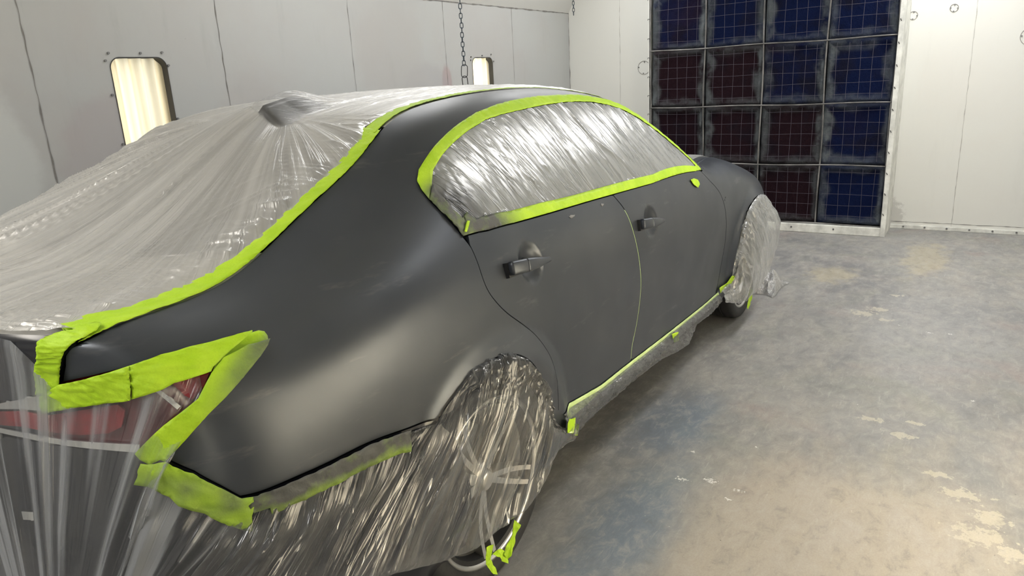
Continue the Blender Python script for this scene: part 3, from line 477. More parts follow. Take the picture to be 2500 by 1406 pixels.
# right and rear walls, hips, ceiling
def quad(name, P, m, kind='structure', **k):
    o = MB().add(P, [(0, 1, 2, 3)]).build(name, m, **k); s = o.modifiers.new('thickness', 'SOLIDIFY'); s.thickness = .03; s.offset = 0; return tag(o, kind=kind)
quad('wall_right', [(XR, YR-.016, 0), (XB, YR-.016, 0), (XB, YR-.016, ZH), (XR, YR-.016, ZH)], WALL_L)
quad('wall_rear', [(XR-.016, YR, 0), (XR-.016, YL, 0), (XR-.016, YL, ZC), (XR-.016, YR, ZC)], WALL_H)
quad('ceiling', [(XR, YL-HY, ZC+.016), (XB, YL-HY, ZC+.016), (XB, YR+HY, ZC+.016), (XR, YR+HY, ZC+.016)], WALL_H)
hl = quad('wall_left_hip', [(XR, YL+.01, ZH), (XB, YL+.01, ZH), (XB, YL-HY+.01, ZC), (XR, YL-HY+.01, ZC)], WALL_H)
quad('wall_right_hip', [(XR, YR-.01, ZH), (XB, YR-.01, ZH), (XB, YR+HY-.01, ZC), (XR, YR+HY-.01, ZC)], WALL_H)

# base trim of the end wall with round-head bolts
tr_ = MB().box((XB-.025, YR, 0), (XB, -1.36, .035), .003).build('trim_1', WHITE_TRIM); tag(tr_, kind='structure')
seam('trim_joint', [(XB-.002, YR, .060), (XB-.002, -1.36, .060)], .005, wb, axis='h')
q = MB()
for k, y in enumerate(np.arange(-1.50, -2.9, -.17)):
    MB().cyl((XB-.027, y, .02), (1, 0, 0), .008, .006, 10).build('bolt', BOLT, tr_)

# translucent windows: corrugated lit panel in a recess
def pane_mat(name, warm):
    m, n, l = mat(name); n.remove(n['Principled BSDF']); T = NT(m); c = T.coord()
    col = T.mix(T.mapr(T.noise(T.mapping(c, (30, 1, .5)), 1.2, 3), .35, .65), (.95, .92, .84), warm)
    t = n.new('ShaderNodeBsdfTranslucent'); l.new(col, t.inputs[0]); d = n.new('ShaderNodeBsdfDiffuse'); l.new(col, d.inputs[0])
    x = n.new('ShaderNodeMixShader'); x.inputs[0].default_value = .25; l.new(t.outputs[0], x.inputs[1]); l.new(d.outputs[0], x.inputs[2]); l.new(x.outputs[0], n['Material Output'].inputs[0]); return m
PANE = pane_mat('fluted_panel', (.85, .76, .58)); RUB = pbr('black_window_gasket', (.03, .03, .03), .6); BOXM = pbr('light_box_lining', (.8, .8, .76), .6)
GLASS, gn, gl = mat('clear_window_glass'); gn['Principled BSDF'].inputs['Transmission Weight'].default_value = 1; gn['Principled BSDF'].inputs['Roughness'].default_value = .02; gn['Principled BSDF'].inputs['IOR'].default_value = 1.0; gn['Principled BSDF'].inputs['Base Color'].default_value = (.98, .99, .98, 1)
def window(i, x0, x1, z0, z1, watts, bolts):
    R_ = rrect(x0, x1, z0, z1, .055); n = len(R_); xs = np.linspace(x0-.05, x1+.05, 90)
    V = []; 
    for x in xs:
        y = YL+.040+.014*math.cos((x-x0)*2*math.pi/.075); V += [(x, y, z0-.05), (x, y, z1+.05)]
    root = mk('window_%d' % i, V, [(2*k, 2*k+2, 2*k+3, 2*k+1) for k in range(len(xs)-1)], PANE, None, True); tag(root, kind='structure')
    # gasket ring
    c0 = np.array([(x0+x1)/2, (z0+z1)/2]); O = R_+(R_-c0)/np.linalg.norm(R_-c0, axis=1)[:, None]*.0025; I = R_-(R_-c0)/np.linalg.norm(R_-c0, axis=1)[:, None]*.003
    V = [(p[0], YL-.010, p[1]) for p in O]+[(p[0], YL-.010, p[1]) for p in I]+[(p[0], YL+.06, p[1]) for p in I]
    F = [(k, (k+1) % n, n+(k+1) % n, n+k) for k in range(n)]+[(n+k, n+(k+1) % n, 2*n+(k+1) % n, 2*n+k) for k in range(n)]
    mk('gasket', V, F, RUB, root, False)
    mk('pane', [(p[0], YL+.02, p[1]) for p in R_], [tuple(range(n))], GLASS, root, False)
    MB().box((x0-.06, YL+.005, z0-.06), (x0-.05, YL+.32, z1+.06)).box((x1+.05, YL+.005, z0-.06), (x1+.06, YL+.32, z1+.06)).box((x0-.06, YL+.005, z0-.07), (x1+.06, YL+.32, z0-.06)).box((x0-.06, YL+.005, z1+.06), (x1+.06, YL+.32, z1+.07)).box((x0-.06, YL+.32, z0-.07), (x1+.06, YL+.33, z1+.07)).build('light_box', BOXM, root)
    area('window_lamp', ((x0+x1)/2-.06, YL+.30, (z0+z1)/2), (math.radians(90), 0, 0), x1-x0-.12, z1-z0, watts, (1, .95, .85))
    for (x, z) in bolts: MB().cyl((x, YL-.010, z), (0, 1, 0), .0065, .008, 10).build('bolt', BOLT, root)
window(1, *WINS[0], 2.2, [(.671, 1.714), (.847, 1.714), (.974, 1.718), (.648, 1.677), (1.0, 1.649), (.649, 1.504), (1.001, 1.358), (.655, 1.249), (.655, 1.1), (1.0, 1.1)])
window(2, *WINS[1], 4.5, [(3.928, 1.688), (4.102, 1.698), (4.249, 1.708), (4.284, 1.647), (3.92, 1.66), (4.285, 1.3), (3.925, 1.3)])

def rwindow(i, x0, x1, z0, z1, watts):
    R_ = rrect(x0, x1, z0, z1, .055); n = len(R_); xs = np.linspace(x0+.01, x1-.01, 70); V = []
    for x in xs: y = YR+.03+.008*math.cos((x-x0)*2*math.pi/.075); V += [(x, y, z0+.01), (x, y, z1-.01)]
    root = mk('window_%d' % i, V, [(2*k, 2*k+2, 2*k+3, 2*k+1) for k in range(len(xs)-1)], PANE, None, True); tag(root, kind='structure')
    MB().box((x0-.05, YR, z0-.05), (x0, YR+.05, z1+.05)).box((x1, YR, z0-.05), (x1+.05, YR+.05, z1+.05)).box((x0, YR, z0-.05), (x1, YR+.05, z0)).box((x0, YR, z1), (x1, YR+.05, z1+.05)).build('window_frame', WHITE_TRIM, root)
    area('window_lamp', ((x0+x1)/2, YR+.06, (z0+z1)/2), (math.radians(-90), 0, 0), x1-x0-.06, z1-z0-.06, watts, (1, .965, .90))
rwindow(3, -.15, 1.50, .15, 1.40, 100)
rwindow(4, 4.1, 4.4, .30, 1.69, 14)
rwindow(5, -2.4, -2.08, .30, 1.69, 20)

# ceiling lamp fixtures (give the light, above the picture)
LENS, ln, ll = mat('lit_diffuser'); ln.remove(ln['Principled BSDF']); e_ = ln.new('ShaderNodeEmission'); e_.inputs[1].default_value = 2.0; e_.inputs[0].default_value = (1, .97, .92, 1); ll.new(e_.outputs[0], ln['Material Output'].inputs[0])
for k, a in enumerate(LIGHTS):
    x, y, z = a[1]; sx, sy = a[3], a[4]; r = empty('ceiling_lamp', (x, y, ZC))
    side = 'left' if y > 0 else 'right'; where = ('far rear' if x < -2 else 'rear' if x < -1 else 'middle' if x < 2 else 'front')
    tag(r, 'long white fluorescent ceiling fixture, %s row, %s of the booth' % (side, where), 'ceiling lamp', 'fluorescent fixtures on the ceiling')
    put(MB().box((x-sx/2-.04, y-sy/2-.04, ZC-.075), (x-sx/2, y+sy/2+.04, ZC)).box((x+sx/2, y-sy/2-.04, ZC-.075), (x+sx/2+.04, y+sy/2+.04, ZC)).box((x-sx/2, y-sy/2-.04, ZC-.075), (x+sx/2, y-sy/2, ZC)).box((x-sx/2, y+sy/2, ZC-.075), (x+sx/2, y+sy/2+.04, ZC)).build('housing', WHITE_TRIM), r)
    put(MB().box((x-sx/2, y-sy/2, ZC-.072), (x+sx/2, y+sy/2, ZC-.06)).build('diffuser', LENS), r)

# ================================================================== FILTER BANK
FX = 5.38; FY = [.769, .238, -.292, -.822, -1.352]; FZ = [.085, .61, 1.139, 1.667, 2.197, 2.725]
def pad_mat():
    m, n, l = mat('paint_loaded_filter_pad'); b = n['Principled BSDF']; T = NT(m); c = T.coord(); oi = n.new('ShaderNodeObjectInfo')
    g = T.coord('Object'); redd = T.attr('red'); n0 = T.noise(g, 2.0, 3, .6, .5)
    f = T.math('ADD', redd, T.math('MULTIPLY', T.math('SUBTRACT', n0, .5), .8), clamp=True)
    col = T.mix(T.mapr(f, .3, .7), (.0020, .0065, .036), (.014, .005, .008))
    col = T.mix(T.mapr(T.noise(g, 3.4, 3, .6), .45, .7, 0, .7), col, (.008, .007, .012))
    ed = T.attr('edge'); edn = T.math('MULTIPLY', ed, T.mapr(T.noise(g, 7, 4, .6), .25, .6), clamp=True)
    col = T.mix(edn, col, (.12, .135, .14)); f2 = T.noise(g, 110, 4, .65); col = T.mix(T.mapr(f2, .5, .85, 0, .30), col, (.018, .018, .026))
    l.new(col, b.inputs['Base Color']); b.inputs['Roughness'].default_value = .9; b.inputs['Specular IOR Level'].default_value = .12
    wr = T.noise(T.mapping(g, (1, 14, 5), (.5, 0, 0)), 1.6, 5, .6, .8); l.new(T.bump(T.math('ADD', T.math('MULTIPLY', wr, 1.), T.math('MULTIPLY', f2, .35)), .9, .02), b.inputs['Normal']); return m
PAD = pad_mat(); WIRE = pbr('dusty_wire', (.10, .09, .115), .5, .2); STEEL = pbr('worn_filter_frame_steel', (.19, .185, .18), .45, .4, var=.4, ns=5)
fr = empty('exhaust_filter_bank', (FX, -.3, 0)); tag(fr, 'steel grid frame of the exhaust filter bank standing at the end wall', 'filter frame')
for y in FY:
    P = [(FX-.012+.002*math.sin(z*9), y+.006*math.sin(z*5+y*7), z) for z in np.linspace(FZ[0], FZ[-1], 50)]
    put(MB().tube(P, .007, 8).build('upright_bar', STEEL, smooth=True), fr)
for k, z in enumerate(FZ):
    P = [(FX-.020, y, z+.004*math.sin(y*6+k)) for y in np.linspace(FY[0], FY[-1], 40)]
    put(MB().tube(P, .006, 8).build('cross_bar', STEEL, smooth=True), fr)
# base kerb, side cheek, left edge, top of the bank
put(MB().box((FX-.045, -1.352-.005, 0), (FX+.05, FY[0]+.02, .078), .006).build('base_kerb', WHITE_TRIM), fr)
put(MB().box((FX-.045, -1.395, 0), (XB-.002, -1.356, 2.85), .003).build('side_cheek', WHITE_TRIM), fr)
put(MB().box((FX-.012, FY[0]+.015, 0), (XB-.002, FY[0]+.022, 2.85)).build('side_cheek', WALL_B), fr)
put(MB().box((FX+.10, -1.352, 0), (FX+.11, FY[0], 2.85)).build('back_plate', RUB), fr)
for y in (-.62, -.98, -.2, .3): put(MB().cyl((FX-.047, y, .045), (1, 0, 0), .008, .006, 10).build('bolt', BOLT), fr)
hook = MB()
for z in np.arange(.2, 2.7, .176):
    put(MB().tube([(FX-.02, -1.352, z), (FX-.05, -1.366, z+.004), (FX-.046, -1.372, z-.012)], .003, 6).build('wire_clip', RUB), fr)
    put(MB().tube([(FX-.02, .772, z), (FX-.03, .79, z+.004), (FX-.03, .792, z-.008)], .003, 6).build('wire_clip', RUB), fr)
redmap = {(0, 3): .45, (1, 3): .3, (0, 2): .75, (1, 2): .75, (0, 1): .7, (1, 1): .85, (2, 1): .95, (2, 0): .85, (3, 1): .38, (2, 2): .42, (0, 0): .8, (1, 0): .8, (3, 0): .2}
GP = 'paint loaded filter pads of the exhaust filter bank'
rown = ['bottom', 'second from bottom', 'middle', 'second from top', 'topmost']; coln = ['leftmost', 'second from left', 'third from left', 'rightmost']
for i in range(4):
    for j in range(5):
        y0, y1, z0, z1 = FY[i+1]+.004, FY[i]-.004, FZ[j]+.004, FZ[j+1]-.004; n = 34
        A, B_ = np.meshgrid(np.linspace(0, 1, n), np.linspace(0, 1, n), indexing='ij'); Y = y0+(y1-y0)*A; Z = z0+(z1-z0)*B_
        e = np.minimum(np.minimum(A, 1-A), np.minimum(B_, 1-B_)); k = i*7+j*13
        wob = .06+.13*n2(A*5+k, B_*5, k); puff = np.exp(-((e-.045)/.035)**2)*(.2+1.5*n2(Y*9+k, Z*9, 2)); 
        scal = 1.0+.5*np.sin((Y+Z)*36+k)*n2(Y*3, Z*3, 5)
        X = FX+.045-.035*puff*scal-.010*n2(Y*7+k, Z*7, 1)-.006*ridge(Y*13+Z*5, Z*9, 3)
        edge = sst(wob+.03, wob-.045, e)*(.35+.65*n2(Y*6+k, Z*2.2, 6))*(.45+.55*(np.abs(A-.5) > np.abs(B_-.5)))
        lab = 'dark %s quilted filter pad, %s column, %s row' % ('maroon' if redmap.get((i, j), .12) > .5 else 'navy blue', coln[i], rown[j])
        loc = (FX, (y0+y1)/2, z0); r = empty('filter_pad', loc); tag(r, lab, 'filter pad', GP)
        o = mk('pad', np.stack([X, Y, Z], -1).reshape(-1, 3), grid_faces(n, n), PAD, None, True, attr={'edge': edge, 'red': np.full(n*n, redmap.get((i, j), .12))}); put(o, r)
        mb = MB(); yy = np.linspace(y0+.075, y1-.075, 5); zz = np.linspace(z0+.07, z1-.06, 5)
        for y in yy: mb.tube([(FX-.004+.002*math.sin(9*z), y+.003*math.sin(8*z+y*40), z) for z in np.linspace(zz[0]-.04, zz[-1]+.035, 8)], .0014, 5)
        for z in zz: mb.tube([(FX-.002, y, z+.003*math.sin(9*y+z*30)) for y in np.linspace(yy[0]-.045, yy[-1]+.045, 8)], .0014, 5)
        put(mb.build('wire_grid', WIRE), r)

# ================================================================== CHAINS
CH = pbr('blued_steel_chain', (.05, .065, .08), .35, .8); CHD = pbr('dark_steel_ring', (.03, .03, .03), .45, .5)
def link(L_, wd, r): 
    P = []
    for k in range(20):
        a = 2*math.pi*k/20; P.append((wd/2*math.cos(a), 0, (L_/2-wd/2)*(1 if math.sin(a) > 1e-6 else -1 if math.sin(a) < -1e-6 else 0)+wd/2*math.sin(a)))
    return MB().tube(P, r, 6, cyc=True)
def chain(x, y, z0, z1, label, rings, yaw):
    r = empty('hanging_chain', (x, y, z1)); tag(r, label, 'chain'); p = .030; n = int((z1-z0)/p); first = None
    for k in range(n):
        if first is None: first = link(.036, .020, .0028).build('chain_link', CH, None, True); o = first
        else: o = first.copy(); COL.objects.link(o)
        o.parent = r; o.location = (.0015*math.sin(k), 0, z0+(k+.5)*p-z1); o.rotation_euler = (0, 0, yaw+(math.pi/2 if k % 2 else 0)+.2*math.sin(k*1.7))
    for k in range(rings):
        o = link(.085, .042, .0028).build('ring_link', CHD, r, True); o.location = (0, 0, z0-z1-.037-k*.074); o.rotation_euler = (0, .08*(-1)**k, yaw+(.5 if k % 2 else -.2))
chain(2.606, 1.0, 1.585, 2.93, 'long blued steel chain hanging behind the car roof, ending in two large rings', 2, -.9)
chain(4.9, 1.35, 2.03, 2.93, 'dark chain hanging near the far left corner of the booth', 0, .3)

# ================================================================== THE CAR
BLACK = pbr('black_plastic', (.012, .012, .013), .45); RUBBER = pbr('tyre_rubber', (.018, .018, .018), .65, bump=.3, bs=80); SILVER = pbr('silver_alloy', (.62, .61, .58), .28, .9, var=.04)
DGLASS = pbr('dark_tinted_glass', (.02, .022, .024), .08, spec=.8); CHROME = pbr('satin_chrome', (.72, .72, .70), .25, .85, var=.03)
RED = pbr('red_lamp_lens', (.20, .012, .016), .15, spec=.8, var=.25, ns=20); MAROON = pbr('smoked_red_lens', (.10, .008, .012), .15, spec=.7)
DARKP = pbr('dark_glossy_body', (.012, .013, .018), .22, spec=.6)
car = empty('sedan_car', (0, 0, 0)); tag(car, 'satin dark grey four-door sedan masked with plastic film and lime tape', 'car')

ubot = lambda U: np.stack([U, np.zeros(len(U))], 1)
def sm(P, step=.01):
    P = np.asarray(P, float); d = np.concatenate([[0], np.cumsum(np.hypot(*np.diff(P, axis=0).T))]); t = np.linspace(0, d[-1], max(3, int(d[-1]/step)))
    Q = nspline(d, P, t); k = min(2., len(t)/12); Q = gsm(Q, k, 0) if len(t) > 12 else Q; Q[0] = P[0]; Q[-1] = P[-1]; return Q
wfront = np.array([(3.735, .935), (3.715, 1.0), (3.70, 1.08), (3.66, 1.15), (3.60, 1.195), (3.52, 1.222), (3.44, 1.242), (3.34, 1.258), (3.22, 1.268), (3.10, 1.274), (2.98, 1.274)])   # window top, front to middle
wouter_top = sm(np.vstack([wfront, px2('wtop_rear')]))          # front-bottom -> over the top -> rear-bottom corner
wbot = px2('win_outer_bottom')                              # rear -> front
winout = np.vstack([wbot[1:], wouter_top])
rcut = sm(px2('rcut')[1:]); bcut = sm(px2('bcut')); fcut = sm(np.vstack([[(3.722, .905)], px2('fcut')[:-1]]))
arch = sm(px2('arch')); bl = np.vstack([px2('bump_line')[:3], sm(px2('bump_line')[3:])]); lt = np.vstack([sm(px2('light_top')[:8]), sm(px2('light_top')[8:])[1:]])
sill = px2('sill_tape')[:6]
# belt edge above which the window opening begins
# uniside: rear quarter, C pillar, roof rail, A pillar, rocker
edge_rear = [(1.02, V11), (.93, 1.335), (.885, 1.314), (.82, 1.265), (.77, 1.20), (.735, 1.12), (.71, 1.03), (.676, .945)]
uniside = np.vstack([lt, bl[1:], arch[1:], [(2.068, .20), (2.07, .0)], [(4.02, .0)], [(4.0, .10)], sill[::-1], rcut[::-1][1:-1], [(1.767, .893)], wouter_top[::-1][1:], [(3.78, .93), (3.80, 1.05), (3.79, 1.2), (3.78, V11)], [(1.02+.02, V11)], edge_rear[1:-1]])
def gapin(poly, d): # shrink polygon a little for shut lines
    P = dens(poly, True, .012); n = np.roll(P, -1, 0)-np.roll(P, 1, 0); n = np.stack([n[:, 1], -n[:, 0]], 1); n /= np.linalg.norm(n, axis=1)[:, None]+1e-9
    ar = .5*np.sum(P[:, 0]*np.roll(P[:, 1], -1)-np.roll(P[:, 0], -1)*P[:, 1]); return P-n*d*(1 if ar > 0 else -1)
uni = panel('quarter_and_roof_rail', uniside, PAINT, car, g=.02)
panel('quarter_and_roof_rail', uniside, PAINT, car, g=.04, mirror=True, step=.03)
# doors
HR = px2('handle_r'); HF = px2('handle_f'); BR = px2('bowl_r')[0]; BF = px2('bowl_f')[0]
def dent(c):
    C = LF.ext(c[0], c[1])
    def f(P, N, V2):
        r = np.linalg.norm((P-C)*[1, 1, 1.0], axis=1); R_ = .063; k = np.clip(1-(r/R_)**2, 0, 1); return P-N*(.024*k**.75)[:, None]
    return f
ib = lambda u: np.interp(u, wbot[:, 0], wbot[:, 1])
def beltpts(a, b_, n=20): u = np.linspace(a, b_, n); return np.stack([u, ib(u)], 1)
sil = lambda u: np.interp(u, sill[:, 0], sill[:, 1])
bi = np.interp
rdoor = np.vstack([rcut, [(2.123, .212)], np.stack([np.linspace(2.15, 2.795, 12), sil(np.linspace(2.15, 2.795, 12))], 1), bcut[::-1], beltpts(2.70, 1.79)])
fdoor = np.vstack([bcut+[.001, 0], np.stack([np.linspace(2.82, 3.95, 16), sil(np.linspace(2.82, 3.95, 16))], 1), fcut[::-1][1:], beltpts(3.70, 2.73)])
o = panel('rear_door', gapin(rdoor, .0028), PAINT, car, g=.011, fn=dent(BR), thick=.014)
o2 = panel('front_door', gapin(fdoor, .0022), PAINT, car, g=.011, fn=dent(BF), thick=.014)
def handle(H, parent, sc):
    (u0, v0), (u1, v1) = H; A = LF.ext(u0, v0); B_ = LF.ext(u1, v1); N = LF.extn(np.array([(u0+u1)/2]), np.array([(v0+v1)/2]))[0]
    t = (B_-A); Ln = np.linalg.norm(t); t /= Ln; up = np.cross(N, t); up /= np.linalg.norm(up); up *= np.sign(up[2])
    A = A-t*.012; Ln += .018
    def seg(s0, s1, name, par, m):
        S_ = np.linspace(s0, s1, 26); V = []; K = 20
        for s_ in S_:
            e = min((s_-s0)/(s1-s0), (s1-s_)/(s1-s0)); endr = min(1, e/.06+.25) if s0 == 0 and s_ < .1 else min(1, (s1-s_)*12+.3) if s1 == 1 else 1
            hh = (.0205-.0125*sst(.25, 1, s_))*endr**.6; bul = .012+.024*math.sin(math.pi*min(1, .12+s_*.86))**.7; th = .011*(endr**.5)
            cup = .004-.006*s_
            for k in range(K):
                a = 2*math.pi*k/K; cx = math.copysign(abs(math.cos(a))**.6, math.cos(a)); sx = math.copysign(abs(math.sin(a))**.6, math.sin(a))
                V.append(A+t*Ln*s_+up*(hh*cx+cup)+N*(bul-.006+th*sx))
        F = grid_faces(len(S_), K, True)+[tuple(range(K)), tuple((len(S_)-1)*K+k for k in range(K))[::-1]]
        return mk(name, V, F, m, par, True)
    h = seg(.285, 1, 'door_handle', parent, PAINT); seg(0, .278, 'handle_cap', h, PAINT)
    q = MB(); C = A+t*Ln*.10; q.add([], []); 
    V = []
    for s_, w_ in ((-.004, .022), (.285*Ln, .020)):
        for k in (-1, 1): V += [A+t*s_+up*k*w_, A+t*s_+up*k*w_+N*.012]
    mk('handle_seat', V, [(0, 1, 3, 2), (4, 6, 7, 5), (0, 4, 5, 1), (2, 3, 7, 6), (1, 5, 7, 3)], BLACK, h, False)
    key = LF.ext(*((np.array(H[0])*.45+np.array(H[1])*.55)+[0, .012])); MB().cyl(key-N*.018, N, .008, .01, 12).build('lock_barrel', BLACK, h)
handle(HR, o, 1); handle(HF, o2, 1)
# dry-spray scuffs and two dark chips on the doors
SCUFF = pbr('pale_scuff', (.17, .17, .175), .6)
for (px_, rx, ry, mm) in (((2.36, .835), .020, .005, SCUFF), ((2.60, .842), .012, .005, SCUFF), ((3.985, .640), .003, .005, BLACK), ((4.00, .655), .003, .005, BLACK)):
    panel('paint_mark', [(px_[0]+rx*math.cos(a)*(1+.3*math.sin(5*a)), px_[1]+ry*math.sin(a)*(1+.3*math.cos(3*a))) for a in np.linspace(0, 6.28, 16, endpoint=False)], mm, car, g=.01, off=.0012, thick=.0008)
# front fender
fa = px2('farch'); 
farch = [(4.627+.20, .53), (4.70, .585), (4.627, .600), (4.55, .598), (4.473, .581), (4.38, .545), (4.32, .51), (4.279, .47), (4.235, .41), (4.199, .338), (4.17, .27), (4.152, .215), (4.144, .15), (4.14, .03)]
fen = np.vstack([fcut[:1]+[.03, 0], [(3.80, 1.0), (3.815, 1.1), (3.81, V11)], [(4.95, V11)], [(5.0, .9), (5.03, .60), (5.03, .50), (4.87, .48)], farch[:], [(4.02, .03)], [(3.985, .09)], fcut[::-1][:-1]+[.004, 0]])
panel('front_fender', fen, PAINT, car, g=.02); panel('front_fender', fen, PAINT, car, g=.05, mirror=True, step=.04)
fb = [(4.87, .47), (5.03, .49), (5.0, .9), (4.96, V11), (6.12, V11), (6.12, 0), (4.9, 0), (4.9, .3)]
panel('front_bumper', fb, PAINT, car, g=.05, step=.05); panel('front_bumper', fb, PAINT, car, g=.05, step=.05, mirror=True)
# left side doors (under the film)
ldoor = np.vstack([rcut, [(2.15, .21)], np.stack([np.linspace(2.2, 3.95, 20), sil(np.linspace(2.2, 3.95, 20))], 1), fcut[::-1][1:], beltpts(3.70, 1.79)])
panel('left_doors', gapin(ldoor, .003), PAINT, car, g=.05, mirror=True, step=.03)
# side glass
wi = np.vstack([px2('win_inner')]); 
for mir in (False, True): panel('side_window', winout, DGLASS, car, g=.05, off=-.012, thick=.004, mirror=mir, step=.03)
# inner shell: closes the body behind gaps, open at the wheel wells
U, Vv = np.meshgrid(np.arange(0, LF.U0[-1]+.01, .04), np.arange(0, V11+.02, .04), indexing='ij'); Vv = np.minimum(Vv, V11); S_ = LF.ev(U, Vv)-LF.nrm(np.clip(U, .01, 6.1), Vv)*.022; S_[0, :, 1] = 0
Fq = np.array(grid_faces(*U.shape)); C_ = S_.reshape(-1, 3)[Fq].mean(1); keep = (np.hypot(C_[:, 0], C_[:, 2]-.335) > .40) & (np.hypot(C_[:, 0]-2.77, C_[:, 2]-.335) > .40)
Fq = Fq[keep]; sv = S_.reshape(-1, 3); n = len(sv)
mk('inner_shell', np.vstack([sv, sv*[1, -1, 1]]), np.vstack([Fq, Fq+n]), BLACK, car, False)
MB().box((-.93, -.60, .17), (3.5, .60, .22)).box((-.9, -.55, .2), (-.45, .55, .7)).box((.42, -.80, .17), (2.35, -.60, .24)).box((.42, .60, .17), (2.35, .80, .24)).build('underbody', BLACK, car)
# upper surfaces: trunk lid, rear glass, roof, windshield, hood
def topgrid(name, a0, a1, m, na, w0=0., off=0., nw=24):
    A, W = np.meshgrid(np.linspace(a0, a1, na), np.linspace(w0, 2-w0, nw*2+1), indexing='ij'); P = LF.top(A, np.where(W > 1, 2-W, W)); P[..., 1] *= np.where(W > 1, -1, 1); P[..., 2] += off
    o = mk(name, P.reshape(-1, 3), grid_faces(*A.shape), m, car, True); s = o.modifiers.new('t', 'SOLIDIFY'); s.thickness = .008; s.offset = 0; return o
ROOFLIDP = pbr('light_grey_paint_and_lid_sheen', (.42, .41, .385), .4)  # presumed original roof colour; on the trunk lid, reflected light put into colour
topgrid('trunk_lid', 3, 6.02, ROOFLIDP, 40, off=-.006); topgrid('rear_window', 6.04, 9.02, DGLASS, 40, .03, -.008); topgrid('roof', 9.0, 14.2, ROOFLIDP, 50, 0., -.006); topgrid('windshield', 14.25, 18.4, DGLASS, 40, .03, -.012); topgrid('hood', 18.5, 24, PAINT, 50, .0, -.006)
# tail: trunk rear face, lamps, bumper
lid = np.array([(0.004, .745), (.30, .75), (.56, .757), (.60, .80), (.655, .93), (.70, 1.03), (.73, 1.12), (.79, 1.24), (.80, V11), (.656, V11), (0.004, V11)])
rb = np.vstack([[(0.004, .0), (1.64, 0), (1.60, .25), (1.55, .40)], arch[:1]-[.006, .006], bl[::-1][1:]-[0, .005], [(.80, .747), (.56, .752), (.3, .742), (0.004, .738)]])
lamp = np.vstack([[(.56, .760), (.80, .752)], lt[::-1]-[.004, 0], [(.655, .93), (.60, .80)]])
for mir in (False, True):
    panel('trunk_face', lid, DARKP, car, g=.03, mirror=mir, step=.03)
    panel('rear_bumper', rb, DARKP, car, g=.03, mirror=mir, step=.02)
    L_ = panel('tail_lamp', lamp, MAROON, car, g=.02, mirror=mir, off=-.004, step=.02)
    for nm, kk, mm, of in (('red_lens', 'red_lens', RED, .004), ('red_corner_lens', 'red_corner', RED, .003), ('chrome_strip', 'chrome_top', CHROME, .006), ('chrome_strip', 'chrome_low', CHROME, .006), ('chrome_slash', 'chrome_slash', CHROME, .006)):
        P = px2(kk)
        panel(nm, P, mm, L_, g=.012, off=of, thick=.004, mirror=mir, step=.01)
P = px2('chrome_low'); mu = .43
for mir in (False, True):
    panel('garnish_strip', [(.004, .752), (.44, .742), (.44, .757), (.004, .77)], CHROME, car, g=.03, off=.006, thick=.004, mirror=mir)
    panel('red_light_bar', [(.004, .79), (.44, .775), (.44, .805), (.004, .83)], RED, car, g=.03, off=.004, thick=.004, mirror=mir)
    panel('garnish_strip', [(.004, .85), (.44, .825), (.44, .836), (.004, .868)], CHROME, car, g=.03, off=.006, thick=.004, mirror=mir)
panel('bumper_badge', px2('reflector'), CHROME, car, g=.01, off=.006, thick=.004)
# shark fin antenna
n = 26; m_ = 13; V = []
for s_ in np.linspace(0, 1, n):
    x = .055+.30*s_; hgt = (.070*sst(.42, .17, x))*min(1, .5+s_*9)
    for k in range(m_):
        a = k/(m_-1)*2-1; y = .112*(1-.3*s_)*a; aa = np.interp(x, [-.10, .09, .34], [8., 9.0, 10.0]); wv = 1-abs(y)/.55
        z = float(LF.top(np.array([aa]), np.array([wv]))[0][2]); V.append((x, y, z-.004+hgt*(1-abs(a))**1.2))
mk('shark_fin_antenna', V, grid_faces(n, m_), pbr('fin_dark_grey', (.045, .045, .045), .4), car)

